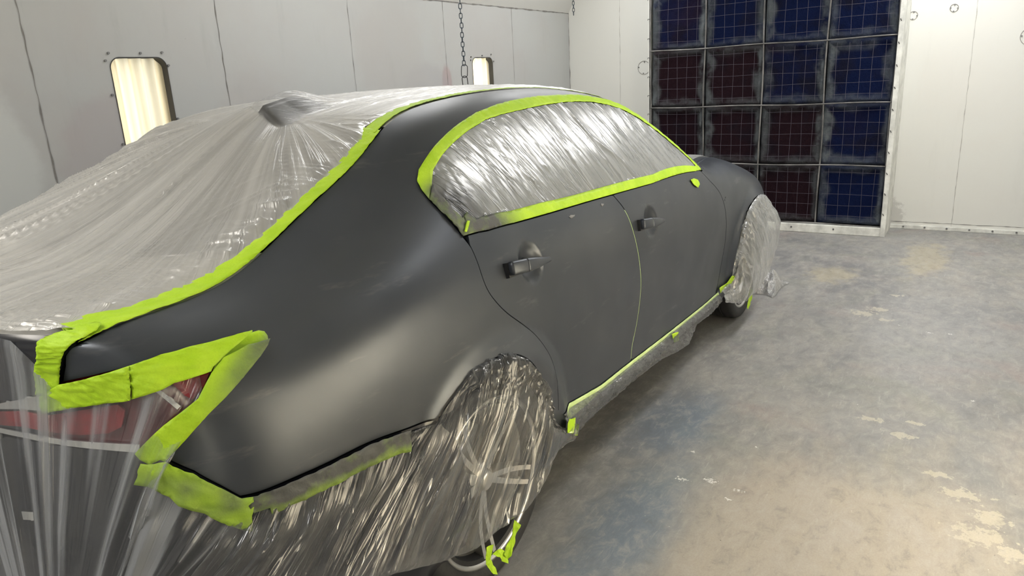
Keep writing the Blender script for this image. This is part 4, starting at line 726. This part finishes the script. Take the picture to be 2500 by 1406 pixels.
# wheels
def wheel(x, y, s, name='wheel'):
    r = empty(name, (0, 0, 0)); r.parent = car; r.location = (x, y, .328); r.scale = (1, s, 1)
    R_ = .328; tw = .115
    prof = [(.222, .085), (.236, .012), (.262, .002), (.288, -.006), (.308, -.004), (.321, .004), (.327, .018), (.3285, .034), (.3285, .060), (.322, .062), (.322, .070), (.328, .072), (.328, .108), (.322, .110), (.322, .118), (.328, .120), (.328, .156), (.322, .158), (.322, .166), (.327, .168), (.326, .192), (.318, .212), (.300, .226), (.26, .230), (.222, .16)]
    t = MB().lathe(prof, 96).build('tire', RUBBER, r, True); autosmooth(t, 40)
    rim = MB().lathe([(.262, .006), (.2635, .001), (.256, .0), (.250, .004), (.246, .012), (.240, .03), (.225, .05), (.218, .10), (.215, .19), (.222, .20)], 96).build('rim', SILVER, r, True)
    BR_ = pbr('brake_disc', (.25, .25, .25), .4, .7); MB().cyl((0, .11, 0), (0, 1, 0), .155, .02, 48).build('brake_disc', BR_, r, True)
    MB().lathe([(.215, .17), (0, .17)], 32).build('wheel_back', BLACK, r)
    for k in range(5):
        a0 = math.radians(-90-9+72*k+4); q = MB()
        for d in (-1, 1):
            P = []
            for s_ in np.linspace(0, 1, 9):
                rad = .035+.212*s_; a = a0+d*(.32-.18*s_)*(.35+.9*s_**.5)*.55; yy = .030-.022*s_+.012*math.sin(math.pi*s_)
                P.append((rad, a, yy))
            V = []
            for (rad, a, yy) in P:
                w_ = .013-.003*(rad-.035)/.21; c_, s2 = math.cos(a), math.sin(a)
                for (e, dy) in ((-1, .012), (-.75, 0), (.75, 0), (1, .012), (1, .045), (-1, .045)): V.append((rad*c_-e*w_*s2, yy+dy, rad*s2+e*w_*c_))
            q.add(V, grid_faces(9, 6, True))
        autosmooth(q.build('spoke', SILVER, rim), 30)
    h = MB().lathe([(0, .012), (.022, .012), (.030, .016), (.034, .03), (.05, .034), (.06, .05), (.06, .09)], 40).build('hub_cap', SILVER, rim, True)
    return r
w1 = wheel(0, -.882, 1); wheel(2.77, -.875, 1); wheel(0, .882, -1); wheel(2.77, .875, -1)
for cx in (0, 2.77):
    for sgn in (-1, 1):
        V = []; A = np.linspace(-.25, math.pi+.25, 40)
        for a in A:
            for yy in (.60, .70, .80, .885): V.append((cx+.375*math.cos(a), sgn*yy, .335+.375*math.sin(a)))
        V += [(cx+.375*math.cos(a), sgn*.60, .335+.375*math.sin(a)) for a in A]
        F = grid_faces(40, 4); k0 = 160; F += [(k0+i, k0+i+1, k0+39) for i in range(38)]
        mk('wheel_liner', V, F, BLACK, car, True)

# ================================================================== TAPES
def crinkle(amp=.0016, f=60, k=0, lift=.0):
    def g(P, N, V2):
        h = ridge(V2[:, 0]*f, V2[:, 1]*f, k)**2+.6*ridge(V2[:, 0]*f*.35, V2[:, 1]*f*.5, k+1)**3
        return P+N*(amp*h+lift)[:, None]
    return g
def tapep(outline, label, k=0, off=.0030, spray=None, m=TAPE, g=.009, amp=.0016, step=.008, thick=.0006, name='masking_tape', jag=0.):
    o = panel(name, outline, m, None, g=g, off=off, thick=thick, fn=crinkle(amp, 55, k), step=step, spray=spray or (lambda V2, P: np.zeros(len(P))))
    tag(o, label, 'tape', 'lime green masking tape on the car'); return o
wi = px2('win_inner'); wib = wi[:8]; wit = wi[7:]
# window surround: lower band, upper band, rear lower band
ub = np.linspace(1.80, 3.70, 60)
wib_ = np.array([(1.79, np.interp(1.79, wbot[:, 0], wbot[:, 1])+.075)]+list(map(tuple, wib)))
witf = np.array([(3.675, .965), (3.665, 1.02), (3.645, 1.075), (3.60, 1.125), (3.52, 1.165), (3.44, 1.190), (3.34, 1.208), (3.22, 1.220), (3.10, 1.228), (2.98, 1.230)])
wir = wi[17:]
lower = np.vstack([wbot+[0, .001], [(3.735, .95), (3.70, .985)], [(3.66, .955)], wib[1:7][::-1], [(1.83, .945), (1.795, .935)]])
tapep(lower, 'lime tape band along the bottom edge of the side windows, grey at its rear end', 1, spray=lambda V2, P: sst(2.10, 1.90, V2[:, 0]+.25*(V2[:, 1]-.9)))
print('wir', wir)
upper = np.vstack([wouter_top[:-3], wir[:-2][::-1] if False else []]) if False else None
rearcut = 1.00
wr = px2('wtop_rear'); top_outer = np.vstack([wfront, wr[:13]]); inner = np.vstack([witf, wir[:-2]])
upperT = np.vstack([top_outer, inner[::-1]])
tapep(upperT, 'curved lime tape band over the top of the side windows from front corner to rear', 2, amp=.0022, spray=lambda V2, P: sst(1.13, 1.03, V2[:, 1])*(V2[:, 0] < 2.2))
rearT = np.vstack([wr[12:], [(1.79, .905)], wi[-1:], wi[-2:-1], wir[-3:-2]]) if False else np.vstack([wr[12:], [(1.80, .90)], [(1.815, .945)], wi[-1:], wi[-2:-1], inner[-1:]])
tapep(rearT, 'tape piece at the rear lower corner of the side window, coated in dark grey overspray', 3, amp=.0035, off=.004, spray=lambda V2, P: np.clip(.85+.15*n2(V2[:, 0]*40, V2[:, 1]*40), 0, 1))
tapep(px2('wtail'), 'small torn lime tape sliver at the rear lower corner of the side window', 4, off=.0075, amp=.003)
# roof edge tape (side toward the rail) along the ditch
dout = px2('ditch_out'); 
uo = np.linspace(1.80, 3.45, 80); vo = V11+.012+0*uo
vi = V11+.012+.052+.008*n1(uo*9, 3)
roofT = np.vstack([np.stack([uo, vo], 1), np.stack([uo, vi], 1)[::-1]])
tapep(roofT, 'long lime tape strip along the roof edge above the side windows', 5, amp=.0018)
gl_ = px2('glass_out'); gi = px2('glass_in')
gU = np.array([1.815, 1.79, 1.70, 1.6, 1.5, 1.4, 1.3, 1.22, 1.15, 1.08, 1.0, .93, .885, .84, .80]); gV = np.array([1.352, 1.349, 1.348, 1.349, 1.349, 1.349, 1.350, 1.352, 1.352, 1.351, 1.345, 1.330, 1.314, 1.283, 1.250])
giU = np.array([.885, .93, .972, 1.005, 1.03, 1.10, 1.18, 1.22, 1.29, 1.36, 1.42, 1.47, 1.56, 1.62, 1.68, 1.73, 1.775, 1.825]); giV = np.array([1.418, 1.424, 1.424, 1.400, 1.401, 1.410, 1.402, 1.399, 1.392, 1.391, 1.392, 1.393, 1.396, 1.397, 1.398, 1.400, 1.402, 1.445])
mid = np.array([(.84, 1.36)])
glassT = np.vstack([np.stack([gU, gV], 1), [(.86, 1.34)], np.stack([giU, giV], 1)])
tapep(glassT, 'lime tape strip running down the rear window edge and along the trunk lid gap', 6, amp=.0022)
ct = np.vstack([[(.87, 1.31), (.82, 1.272), (.79, 1.24), (.765, 1.20), (.75, 1.171), (.733, 1.12), (.716, 1.068), (.698, 1.01), (.676, .945), (.668, .925)], [(.61, .890), (.592, .893), (.605, .94), (.63, 1.02), (.656, 1.10), (.68, 1.19), (.70, 1.27), (.75, 1.335), (.80, 1.36), (.86, 1.38), (.90, 1.36)]])
tapep(ct, 'short upright lime tape piece on the trunk corner beside the tail lamp', 7, off=.008, amp=.003)
tapep(px2('upper_strip_a'), 'lime tape piece above the tail lamp touching the trunk corner tape', 8, off=.0115, amp=.004)
tapep(px2('upper_strip_b'), 'lime tape strip above the tail lamp reaching toward its pointed tip', 9, off=.0105, amp=.0035)
tipc = LF.ext(1.12, .98)
tapep(px2('right_strip'), 'diagonal lime tape strip along the front edge of the tail lamp, grey at its tip', 10, off=.0125, amp=.003, spray=lambda V2, P: .85*sst(.20, .03, (1.12-V2[:, 0])+.9*np.clip(.99-V2[:, 1], 0, 1)*0+.0)*sst(-.03, .05, (V2[:, 0]-1.03)-(V2[:, 1]-.93)*1.0+.02))
tapep(px2('light_end'), 'lime tape patch wrapping the pointed front tip of the tail lamp', 11, off=.0045, amp=.0008, spray=lambda V2, P: .8*sst(-.01, .06, (V2[:, 0]-1.05)-(V2[:, 1]-.95)))
tapep(px2('lower_strip'), 'crumpled lime tape piece below the tail lamp at the bumper corner', 12, off=.0125, amp=.006, spray=lambda V2, P: .75*sst(.74, .66, V2[:, 1]+.0)*sst(.62, .70, V2[:, 1]+.2)*(.4+.6*n2(V2[:, 0]*30, V2[:, 1]*30, 2)))
tapep(px2('bumper_tape'), 'dark overspray coated tape strip along the bumper joint ahead of the tail lamp', 13, off=.013, amp=.005, spray=lambda V2, P: np.clip(.62+.38*sst(-.055, -.025, V2[:, 1]-np.interp(V2[:, 0], bl[:, 0], bl[:, 1])), 0, 1))
tapep(px2('sill_tape'), 'long pale green tape strip along the sill below both doors', 14, m=PALE, off=.003, amp=.0012, spray=lambda V2, P: sst(2.23, 2.16, V2[:, 0]))
tapep(px2('green_a'), 'bright lime tape square at the rear end of the sill tape', 15, off=.027, amp=.002)
tapep(px2('green_b'), 'bright lime tape square on the sill tape below the front door', 16, off=.021, amp=.002)
tapep(px2('green_c'), 'short lime tape piece at the lower rear edge of the front wheel arch', 17, off=.010, amp=.002, spray=lambda V2, P: np.full(len(P), .15))
mh = tapep(px2('mirror_hole'), 'small lime tape patch over the mirror mounting hole on the front door', 18, off=.0045, amp=.002)
bm_ = bcut[(bcut[:, 1] < .80)]; w_ = .0016
tapep(np.vstack([bm_-[w_, 0], (bm_+[w_, 0])[::-1]]), 'hair-thin pale tape line showing in the gap between rear and front door', 19, m=PALE, off=-.0005, amp=0, step=.02)
def flap(pts, label, k):
    """little folded tape flag: pts is an outline in 3-D"""
    P = np.array(pts, float); n = len(P); c = P.mean(0); V = [c]; V += list(P); F = [(0, 1+i, 1+(i+1) % n) for i in range(n)]
    o = mk('masking_tape', V, F, TAPE, None, False, attr={'spray': np.zeros(len(V))}); s = o.modifiers.new('sub', 'SUBSURF'); s.subdivision_type = 'SIMPLE'; s.levels = 3; s.render_levels = 3
    tx = bpy.data.textures.new('crumple', 'CLOUDS'); tx.noise_scale = .03; d = o.modifiers.new('crumple', 'DISPLACE'); d.texture = tx; d.strength = .012; d.texture_coords = 'GLOBAL'
    s2 = o.modifiers.new('t', 'SOLIDIFY'); s2.thickness = .0006; tag(o, label, 'tape', 'lime green masking tape on the car'); return o
Y0 = -.952
flap([(.004, Y0, .218), (.018, Y0-.012, .196), (.005, Y0-.004, .176), (-.005, Y0, .135), (-.035, Y0-.008, .120), (-.045, Y0, .112), (-.075, Y0-.01, .150), (-.050, Y0, .158), (-.02, Y0-.008, .185)], 'twisted lime tape piece holding film to the rear wheel rim', 1)
flap([(-.045, Y0, .116), (-.055, Y0-.01, .108), (-.085, Y0-.004, .135), (-.098, Y0-.012, .160), (-.118, Y0, .178), (-.094, Y0-.002, .178), (-.074, Y0, .168), (-.060, Y0-.005, .150)], 'folded lime tape piece in the middle of the rear wheel lower rim', 2)
flap([(-.146, Y0, .218), (-.118, Y0-.006, .212), (-.124, Y0-.006, .200), (-.136, Y0, .195), (-.146, Y0, .152), (-.112, Y0-.008, .108), (-.140, Y0-.012, .130), (-.155, Y0, .170)], 'lower folded lime tape piece on the rear wheel rim', 3)
flap([(2.575, -.962, .232), (2.66, -.962, .215), (2.63, -.966, .17), (2.565, -.962, .112), (2.53, -.964, .135), (2.54, -.968, .19)], 'lime tape piece hanging from the film at the front wheel', 4)

# ================================================================== FILMS
ROOFFILM = film_mat('milky_masking_film', .60, .92, (.66, .65, .625), .28, 1., .3, 4, .45, .65, .45, .26, .3, cw=1.)
WINFILM = film_mat('silvery_window_film', .76, .90, (.37, .385, .39), .26, 6., 1.2, 4, .45, .65, .42, .24, .3, fine=45., cw=1.)
CURT = film_mat('clear_rear_film', .07, .66, (.46, .475, .50), .22, 20., .30, 3, .50, .60, .26, .35, .3, cw=.4)
SIDEF = film_mat('clear_wheel_film', .05, .46, (.355, .36, .36), .15, 16., .5, 4, .53, .69, .46, .65, .5, cw=.6)
SILLF = film_mat('grey_sill_film', .55, .80, (.20, .205, .21), .24, 30., 3., 4, .45, .65, .45, .8, cw=.5)
FRONTF = film_mat('frosted_front_wheel_film', .55, .85, (.42, .43, .43), .24, 8., 1.2, 4, .45, .65, .55, .4, cw=.4)
FGP = 'plastic masking film over the car'
# 1. the big sheet over hood, windshield, roof, rear window, trunk and the far side
FINX, FINZ = .07, 1.462
def finH(x): return .078*sst(.44, .18, x)*sst(.02, .07, x)
def roofsheet():
    na, nw = 420, 330
    A, W = np.meshgrid(np.concatenate([np.linspace(3.0, 9.4, 300), np.linspace(9.43, 23.5, na-300)]), np.linspace(0, 1, nw), indexing='ij')
    U = np.interp(A, np.arange(3, len(STN)), LF.U0[3:])
    # inner tape edge gives the near border
    vi = np.interp(U, [.816, .86, .90, .98, 1.02, 1.10, 1.2, 1.3, 1.5, 1.7, 1.80, 1.83, 1.9, 3.4, 3.6, 6.], [1.33, 1.36, 1.405, 1.41, 1.392, 1.40, 1.392, 1.384, 1.386, 1.390, 1.392, 1.43, 1.405, 1.405, 1.40, 1.38])
    Vend = V11+2*LF.HW; side = .95
    s_ = vi+(Vend+side-vi)*W
    top_ = LF.ext(U, np.minimum(s_, Vend)); nt = LF.extn(U, np.clip(np.minimum(s_, Vend-.02), 0, 9))
    side_v = np.clip(V11-(s_-Vend), .3, V11); sd = LF.ev(U, side_v)*[1, -1, 1]; ns = LF.nrm(U, side_v)*[1, -1, 1]
    m_ = (s_ > Vend)[..., None]; P = np.where(m_, sd, top_); N = np.where(m_, ns, nt); N[..., 2] = np.abs(N[..., 2]); N /= np.linalg.norm(N, axis=-1, keepdims=True)
    x, y = P[..., 0], P[..., 1]
    # tent off the antenna
    r = np.hypot(np.maximum(FINX-x, 0)*1.0, np.abs(y)*1.5); back = sst(.09, -.02, x-FINX)
    ang = np.arctan2(-(y), np.maximum(FINX+.22-x, 1e-3))                     # + toward the near side
    finh = np.exp(-(np.abs(y)/.085)**1.5)*sst(.36, .06, x)*sst(-.75, .0, x-FINX)
    base = .003+finH(x)*np.clip(1-np.abs(y)/.13, 0, 1)**1.25
    rr = np.hypot(FINX-x, y); cone = np.clip(1-rr/.95, 0, 1)**1.35*.074*back*np.where(ang > 0, np.exp(-(ang/.26)**2), np.exp(-(ang/.95)**2))
    h = np.maximum(base, cone)
    # sagging away over the far shoulder
    h = h+.03*sst(1.2, 1.0, W*0+1.15)*0
    # folds radiating from the fin
    a2 = np.arctan2(y-0.0, FINX+.10-x+1e-3); amp = sst(.05, .5, rr)*back
    tent = np.clip(cone/.03, 0, 1); near = sst(-.15, -.45, y)
    def rid(t, k, p=2): return (1-np.abs(2*n1(t, k)-1))**p
    fr = rr*.6
    f1 = rid(a2*7+.4*n2(rr*1.2, a2*2), 1, 3)*.014+rid(a2*17+.6*n2(rr*1.5, a2*4, 2), 2, 9)*.011*n2(rr*2, a2*5, 1)*2+rid(a2*41+n2(rr*2, a2*7, 3), 3, 10)*.006*n2(rr*3, a2*9, 5)*2
    h = h+f1*amp*(.62-.34*near)
    # fine diagonal wrinkles on the near part of the glass
    t = (y*1.0+.30*x); h = h+near*sst(.0, -.3, x)*(rid(t*60+2.5*n2(x*2, y*5), 4, 6)*.0020*2*n2(x*6, y*14, 3)+rid(t*22+2*n2(x*3, y*3, 4), 5, 12)*.004)*(.35+.9*n2(x*5, y*8, 5))
    # short pulls from the tape
    dt = (s_-vi); pull = sst(.16, .0, dt)*sst(0, .01, dt); h = h+pull*(rid(U*38+2*n2(U*6, dt*12), 6, 3)*.009*(.3+n1(U*7, 2)))*(U < 1.85)+pull*(rid(U*90, 7, 3)*.003)
    # roof: long swirls running forward from the fin
    fw = sst(.0, .35, x-FINX+.05)*sst(2.2, 1.6, x); tw = y+.10*np.log1p(np.maximum(x-FINX, 0)*3)
    h = h+fw*(rid(tw*26+1.2*n2(x*1.5, y*4, 6), 0, 8)*.0050+rid(tw*60+n2(x*3, y*6, 7), 1, 8)*.0024)
    h = h*sst(-.001, .035, dt)+.0035
    P = P+N*h[..., None]
    # the far side hangs away from the body
    hang = sst(Vend-.02, Vend+.55, s_); P[..., 1] += .10*hang+.02*rid(U*9, 3, 2)*hang
    o = mk('masking_film', P.reshape(-1, 3), grid_faces(*A.shape), ROOFFILM, None, True, uv=np.stack([a2*7*back+(1-back)*tw*20, rr*2.0], -1).reshape(-1, 2), attr={'fold': (np.clip(tent*.25, 0, 1)).ravel(), 'contact': (.93*np.exp(-(np.abs(y+.012)/.12)**6)*sst(.03, .055, x)*sst(.42, .18, x)).ravel()})
    tag(o, 'large milky plastic sheet draped over roof, rear window and trunk, tented on the antenna', 'plastic film', FGP)
roofsheet()

# 2. rear curtain gathered toward the bumper corner
def ruled(name, top, bot, nt, ns, m, label, fn=None, gap=.006, uvs=(1, 1), pushk=True, spray=None, fold=None, bulge=None):
    def rs(P, n):
        P = np.array(P, float); d = np.concatenate([[0], np.cumsum(np.linalg.norm(np.diff(P[:, :3], axis=0), axis=1))]) if P.shape[1] == 3 else P[:, 3]
        tq = np.linspace(0, d[-1], n); return np.stack([np.interp(tq, d, P[:, k]) for k in range(3)], 1)
    Tp = rs(top, nt); Bp = rs(bot, nt); s_ = np.linspace(0, 1, ns)[None, :, None]
    P = Tp[:, None]*(1-s_)+Bp[:, None]*s_; t = np.linspace(0, 1, nt)[:, None]+0*s_[..., 0]; ss = s_[..., 0]+0*t
    if bulge: P = bulge(P, t, ss)
    if pushk:
        B0 = P.copy()
        for g_ in ((gap+.004+.016*sst(.10, .3, ss)).ravel(), (gap+.001+.014*sst(.10, .3, ss)).ravel()):
            Q = push_out(P.reshape(-1, 3), g_, 1).reshape(nt, ns, 3); dQ = Q-B0; dQ = gsm(gsm(dQ, 2.5, 0), 1.6, 1); P = B0+dQ
        P[:, 0] = B0[:, 0]
    du = np.gradient(P, axis=0); dv = np.gradient(P, axis=1); N = np.cross(du, dv); N /= np.linalg.norm(N, axis=-1, keepdims=True)+1e-12
    out = P-np.array([1.3, 0, .5]); sg = np.sign((N*out).sum(-1, keepdims=True)); N *= sg
    if fn: P = P+N*fn(t, ss, P)[..., None]
    A = {}
    if spray: A['spray'] = spray(t, ss, P).ravel()
    if fold: A['fold'] = fold(t, ss, P).ravel()
    o = mk(name, P.reshape(-1, 3), grid_faces(nt, ns), m, None, True, uv=np.stack([t*uvs[0], ss*uvs[1]], -1).reshape(-1, 2), attr=A)
    tag(o, label, 'plastic film', FGP); return o
def E(u, v, off=.006): u = np.atleast_1d(np.array(u, float)); v = np.atleast_1d(np.array(v, float)); return LF.ext(u, v)+LF.extn(u, v)*off
def rid(t, k, p=2): return (1-np.abs(2*n1(t, k)-1))**p
lip = [(-.80, .86, .98), (-.95, .76, 1.03), (-1.0, .66, 1.06), (-1.045, .50, 1.066), (-1.062, .35, 1.068), (-1.07, 0.0, 1.078)]+list(map(tuple, E([.2, .4, .55, .62], [1.345, 1.34, 1.32, 1.28])))
vee = list(map(tuple, E([.66, .72, .80, .90, .98], [.93, .90, .91, .94, .955])))+list(map(tuple, E([.965, .90, .84, .83, .85, .90, .95, .99], [.88, .80, .75, .72, .68, .65, .60, .575], .006)))
bundle = [(-1.13, -.30, .47), (-1.125, -.46, .50), (-1.12, -.53, .49), (-1.10, -.60, .485), (-1.085, -.66, .48), (-1.06, -.72, .485), (-1.04, -.76, .50)]
def cfn(t, s, P): e = sst(.02, .45, s)*(1-.3*s); return e*(rid(t*24+.3*n2(t*9, s*1.5), 1, 3)*.012+rid(t*60, 2, 5)*.004)
ruled('masking_film', lip+vee, bundle, 300, 60, CURT, 'clear streaky film hanging from the trunk over the tail lamp, gathered at the bumper corner', cfn, gap=.0035, uvs=(1, 1), fold=lambda t, s, P: .6*rid(t*40, 3, 6)+.4*sst(.5, 1., s)*rid(t*26, 3, 2)+.9*(rid(t*23+.2*n2(t*5, s), 5, 9) > .55)*sst(.02, .2, s)*.8)
# 3. film over lower bumper and rear wheel
Ys = -.955
bl3 = E(bl[3:, 0], bl[3:, 1]-.012, .004); ar3 = E(arch[1:, 0], arch[1:, 1]-.002-.004*np.linspace(0, 1, len(arch)-1), 0)+np.array([0, 1, 0])*(.022*sst(.35, .7, np.linspace(0, 1, len(arch)-1)))[:, None]; sl3 = E([2.10, 2.15], [.19, .165], .002)
topc = np.vstack([bl3, ar3, sl3]); d = np.linspace(0, 1, len(topc))
def wcurve(P, w): return np.column_stack([np.array(P), np.array(w)])
dd = np.concatenate([[0], np.cumsum(np.linalg.norm(np.diff(topc, axis=0), axis=1))]); dd /= dd[-1]
botc = [(-1.04, -.77, .47, 0), (-.96, -.89, .44, .10), (-.80, -.94, .40, .22), (-.70, -.945, .46, .34), (-.551, Ys, .40, .47), (-.368, Ys, .312, .58), (-.186, Ys, .242, .70), (-.02, Ys, .234, .80), (.071, Ys, .214, .84), (.152, Ys, .232, .88), (.22, Ys, .264, .92), (.283, Ys+.01, .307, .96), (.365, -.905, .315, 1.)]
def sfn(t, s, P):
    e = sst(0, .05, s)*sst(1.0, .97, s)*.7+.3
    h = rid(t*15+1.0*n2(t*4, s*1.5), 1, 3)*.018+rid(t*38+1.2*n2(t*6, s*1.6, 2), 2, 6)*.010*2*n2(t*9, s*2, 1)+rid(t*90+1.*n2(t*9, s*2, 3), 3, 7)*.004*2*n2(t*17, s*3, 6)
    top_ = sst(.30, .0, s); cr = (ridge(t*60, s*22, 4)**2*.010+ridge(t*150, s*60, 5)**2*.004)*top_*sst(.42, .55, t)
    return (h*e*sst(0, .3, s+.2*(t>.5))+cr-.002)
def sbulge(P, t, s): 
    r_ = np.hypot(P[..., 0], P[..., 2]-.335); P[..., 1] -= .0*r_; return P
ruled('masking_film', wcurve(topc, dd), botc, 330, 110, SIDEF, 'clear wrinkled film stretched from the bumper and wheel arch over the rear wheel', sfn, uvs=(1, 1),
      spray=lambda t, s, P: .97*sst(.46, .10, s+.16*(n2(t*14, s*6, 3)-.5))*(.5+.5*n2(t*60, s*22, 4)), fold=lambda t, s, P: sst(.93, .985, s)*.75+.85*(rid(t*38+1.2*n2(t*6, s*1.6, 2), 2, 12))*sst(.08, .35, s)+.40*(rid(t*90+1.*n2(t*9, s*2, 3), 3, 9))*sst(.12, .4, s))
# 4. sill film
st_ = sill; tu = np.linspace(2.14, 3.99, 40); tv = np.interp(tu, st_[:, 0], st_[:, 1])-.016
sb = [(.39, -.895, .30), (.492, -.905, .262), (.646, -.90, .268), (.815, -.90, .262), (1.015, -.90, .262), (1.316, -.905, .245), (1.50, -.92, .222), (1.62, -.925, .215), (1.70, -.915, .228), (1.80, -.90, .25), (2.048, -.90, .236), (2.15, -.90, .245), (2.25, -.90, .25)]
ruled('masking_film', E(tu, tv, .005), sb, 260, 16, SILLF, 'narrow grey crinkled film hanging below the sill tape', lambda t, s, P: sst(0, .2, s)*(ridge(t*90+s*4, s*2, 1)**2*.006+ridge(t*220+s*9, s*4, 2)**2*.004), spray=lambda t, s, P: .25+.3*n2(t*60, s*3, 1))
# 5. front wheel film
fa_ = [(4.86, .50), (4.74, .575), (4.66, .596), (4.55, .594), (4.473, .575), (4.38, .54), (4.32, .505), (4.279, .462), (4.235, .40), (4.199, .33), (4.17, .26), (4.150, .20), (4.13, .14), (4.03, .115)]
ftop = E([a for a, b_ in fa_], [b_ for a, b_ in fa_], .004)
fbot = [(3.17, -.94, .60), (3.165, -.95, .52), (3.155, -.965, .44), (3.12, -.975, .36), (3.055, -.975, .30), (2.98, -.975, .25), (2.899, -.97, .216), (2.76, -.965, .196), (2.66, -.96, .186), (2.585, -.96, .180), (2.49, -.955, .188), (2.36, -.94, .21), (2.22, -.925, .25)]
def fbul(P, t, s): P[..., 1] -= .055*np.sin(np.pi*np.clip(s, 0, 1))**.8*sst(0, .15, t)*sst(1, .7, t); return P
ruled('masking_film', ftop, fbot, 150, 50, FRONTF, 'frosted grey film bulging over the front wheel', lambda t, s, P: rid(t*20+n2(t*4, s*2), 1, 2)*.012*sst(0, .1, s)*sst(.35, .8, t)+ridge(t*60, s*14, 2)**2*.008*sst(.35, .05, s)+.006*n2(t*8, s*8, 3), bulge=fbul, spray=lambda t, s, P: .55*sst(.5, .15, s)*sst(.40, .75, t)*(.3+.7*n2(t*40, s*4, 2)))
# 6. film bundle on the floor by the front wheel
nb = 60; A, B_ = np.meshgrid(np.linspace(0, 1, nb), np.linspace(0, 1, nb), indexing='ij')
X = 3.42+.26*(A-.5)*2*(.6+.4*n2(B_*3, A*2)); Y = -.83+.17*(B_-.5)*2*(.7+.3*n2(A*3, B_*3, 2)); Z = .004+.13*np.clip(np.sin(np.pi*A), 0, 1)**.7*np.clip(np.sin(np.pi*B_), 0, 1)**.7*(.35+.9*ridge(A*5, B_*5, 2))+.01*ridge(A*16, B_*16, 3)
o = mk('masking_film', np.stack([X, Y, Z], -1).reshape(-1, 3), grid_faces(nb, nb), film_mat('crumpled_clear_film', .30, .75, (.6, .6, .6), .15, 12, 9, 4, .45, .62, .8, 1.), None, True, uv=np.stack([A, B_], -1).reshape(-1, 2))
tag(o, 'crumpled clear film bunched on the floor ahead of the front wheel', 'plastic film', FGP)
# 7. side window film
wfo = np.vstack([wib_[1:8], [(3.66, .955)], witf, wir[:-2], wi[-2:]])
def wfn(P, N, V2):
    u, v = V2[:, 0], V2[:, 1]; a = (u-.55*(1.26-v)*sst(2.0, 2.9, u)*1.0)
    h = rid(a*6+1.0*n2(u*3, v*3), 1, 14)*.0050*n2(u*2, v*2, 8)*1.6+rid(a*15+1.4*n2(u*3, v*3, 1), 2, 14)*.0040*n2(u*3, v*2, 3)+rid(a*34+1.5*n2(u*4, v*4, 2), 3, 12)*.0014*n2(u*4, v*3, 9)
    rear = sst(2.9, 2.1, u); h = h+rear*(ridge(u*26, v*70, 4)**3*.0008*(n2(u*4, v*4, 6) > .45))+ridge(u*40, v*9, 5)**8*.0022*(.3+n2(u*3, v*5, 7)); edge = np.ones(len(u))
    return P+N*(h-.001)[:, None]
o = panel('masking_film', wfo, WINFILM, None, g=.0085, off=.0015, thick=0, fn=wfn, step=.009, uvs=lambda V2: np.stack([(V2[:, 0]-.5*(1.26-V2[:, 1])), V2[:, 1]], 1), spray=lambda V2, P: .9*sst(.17, .03, np.hypot(V2[:, 0]-1.76, (V2[:, 1]-.93)*.8)-.05*n2(V2[:, 0]*20, V2[:, 1]*20)))
tag(o, 'silvery wrinkled film covering the side windows inside the lime tape border', 'plastic film', FGP)
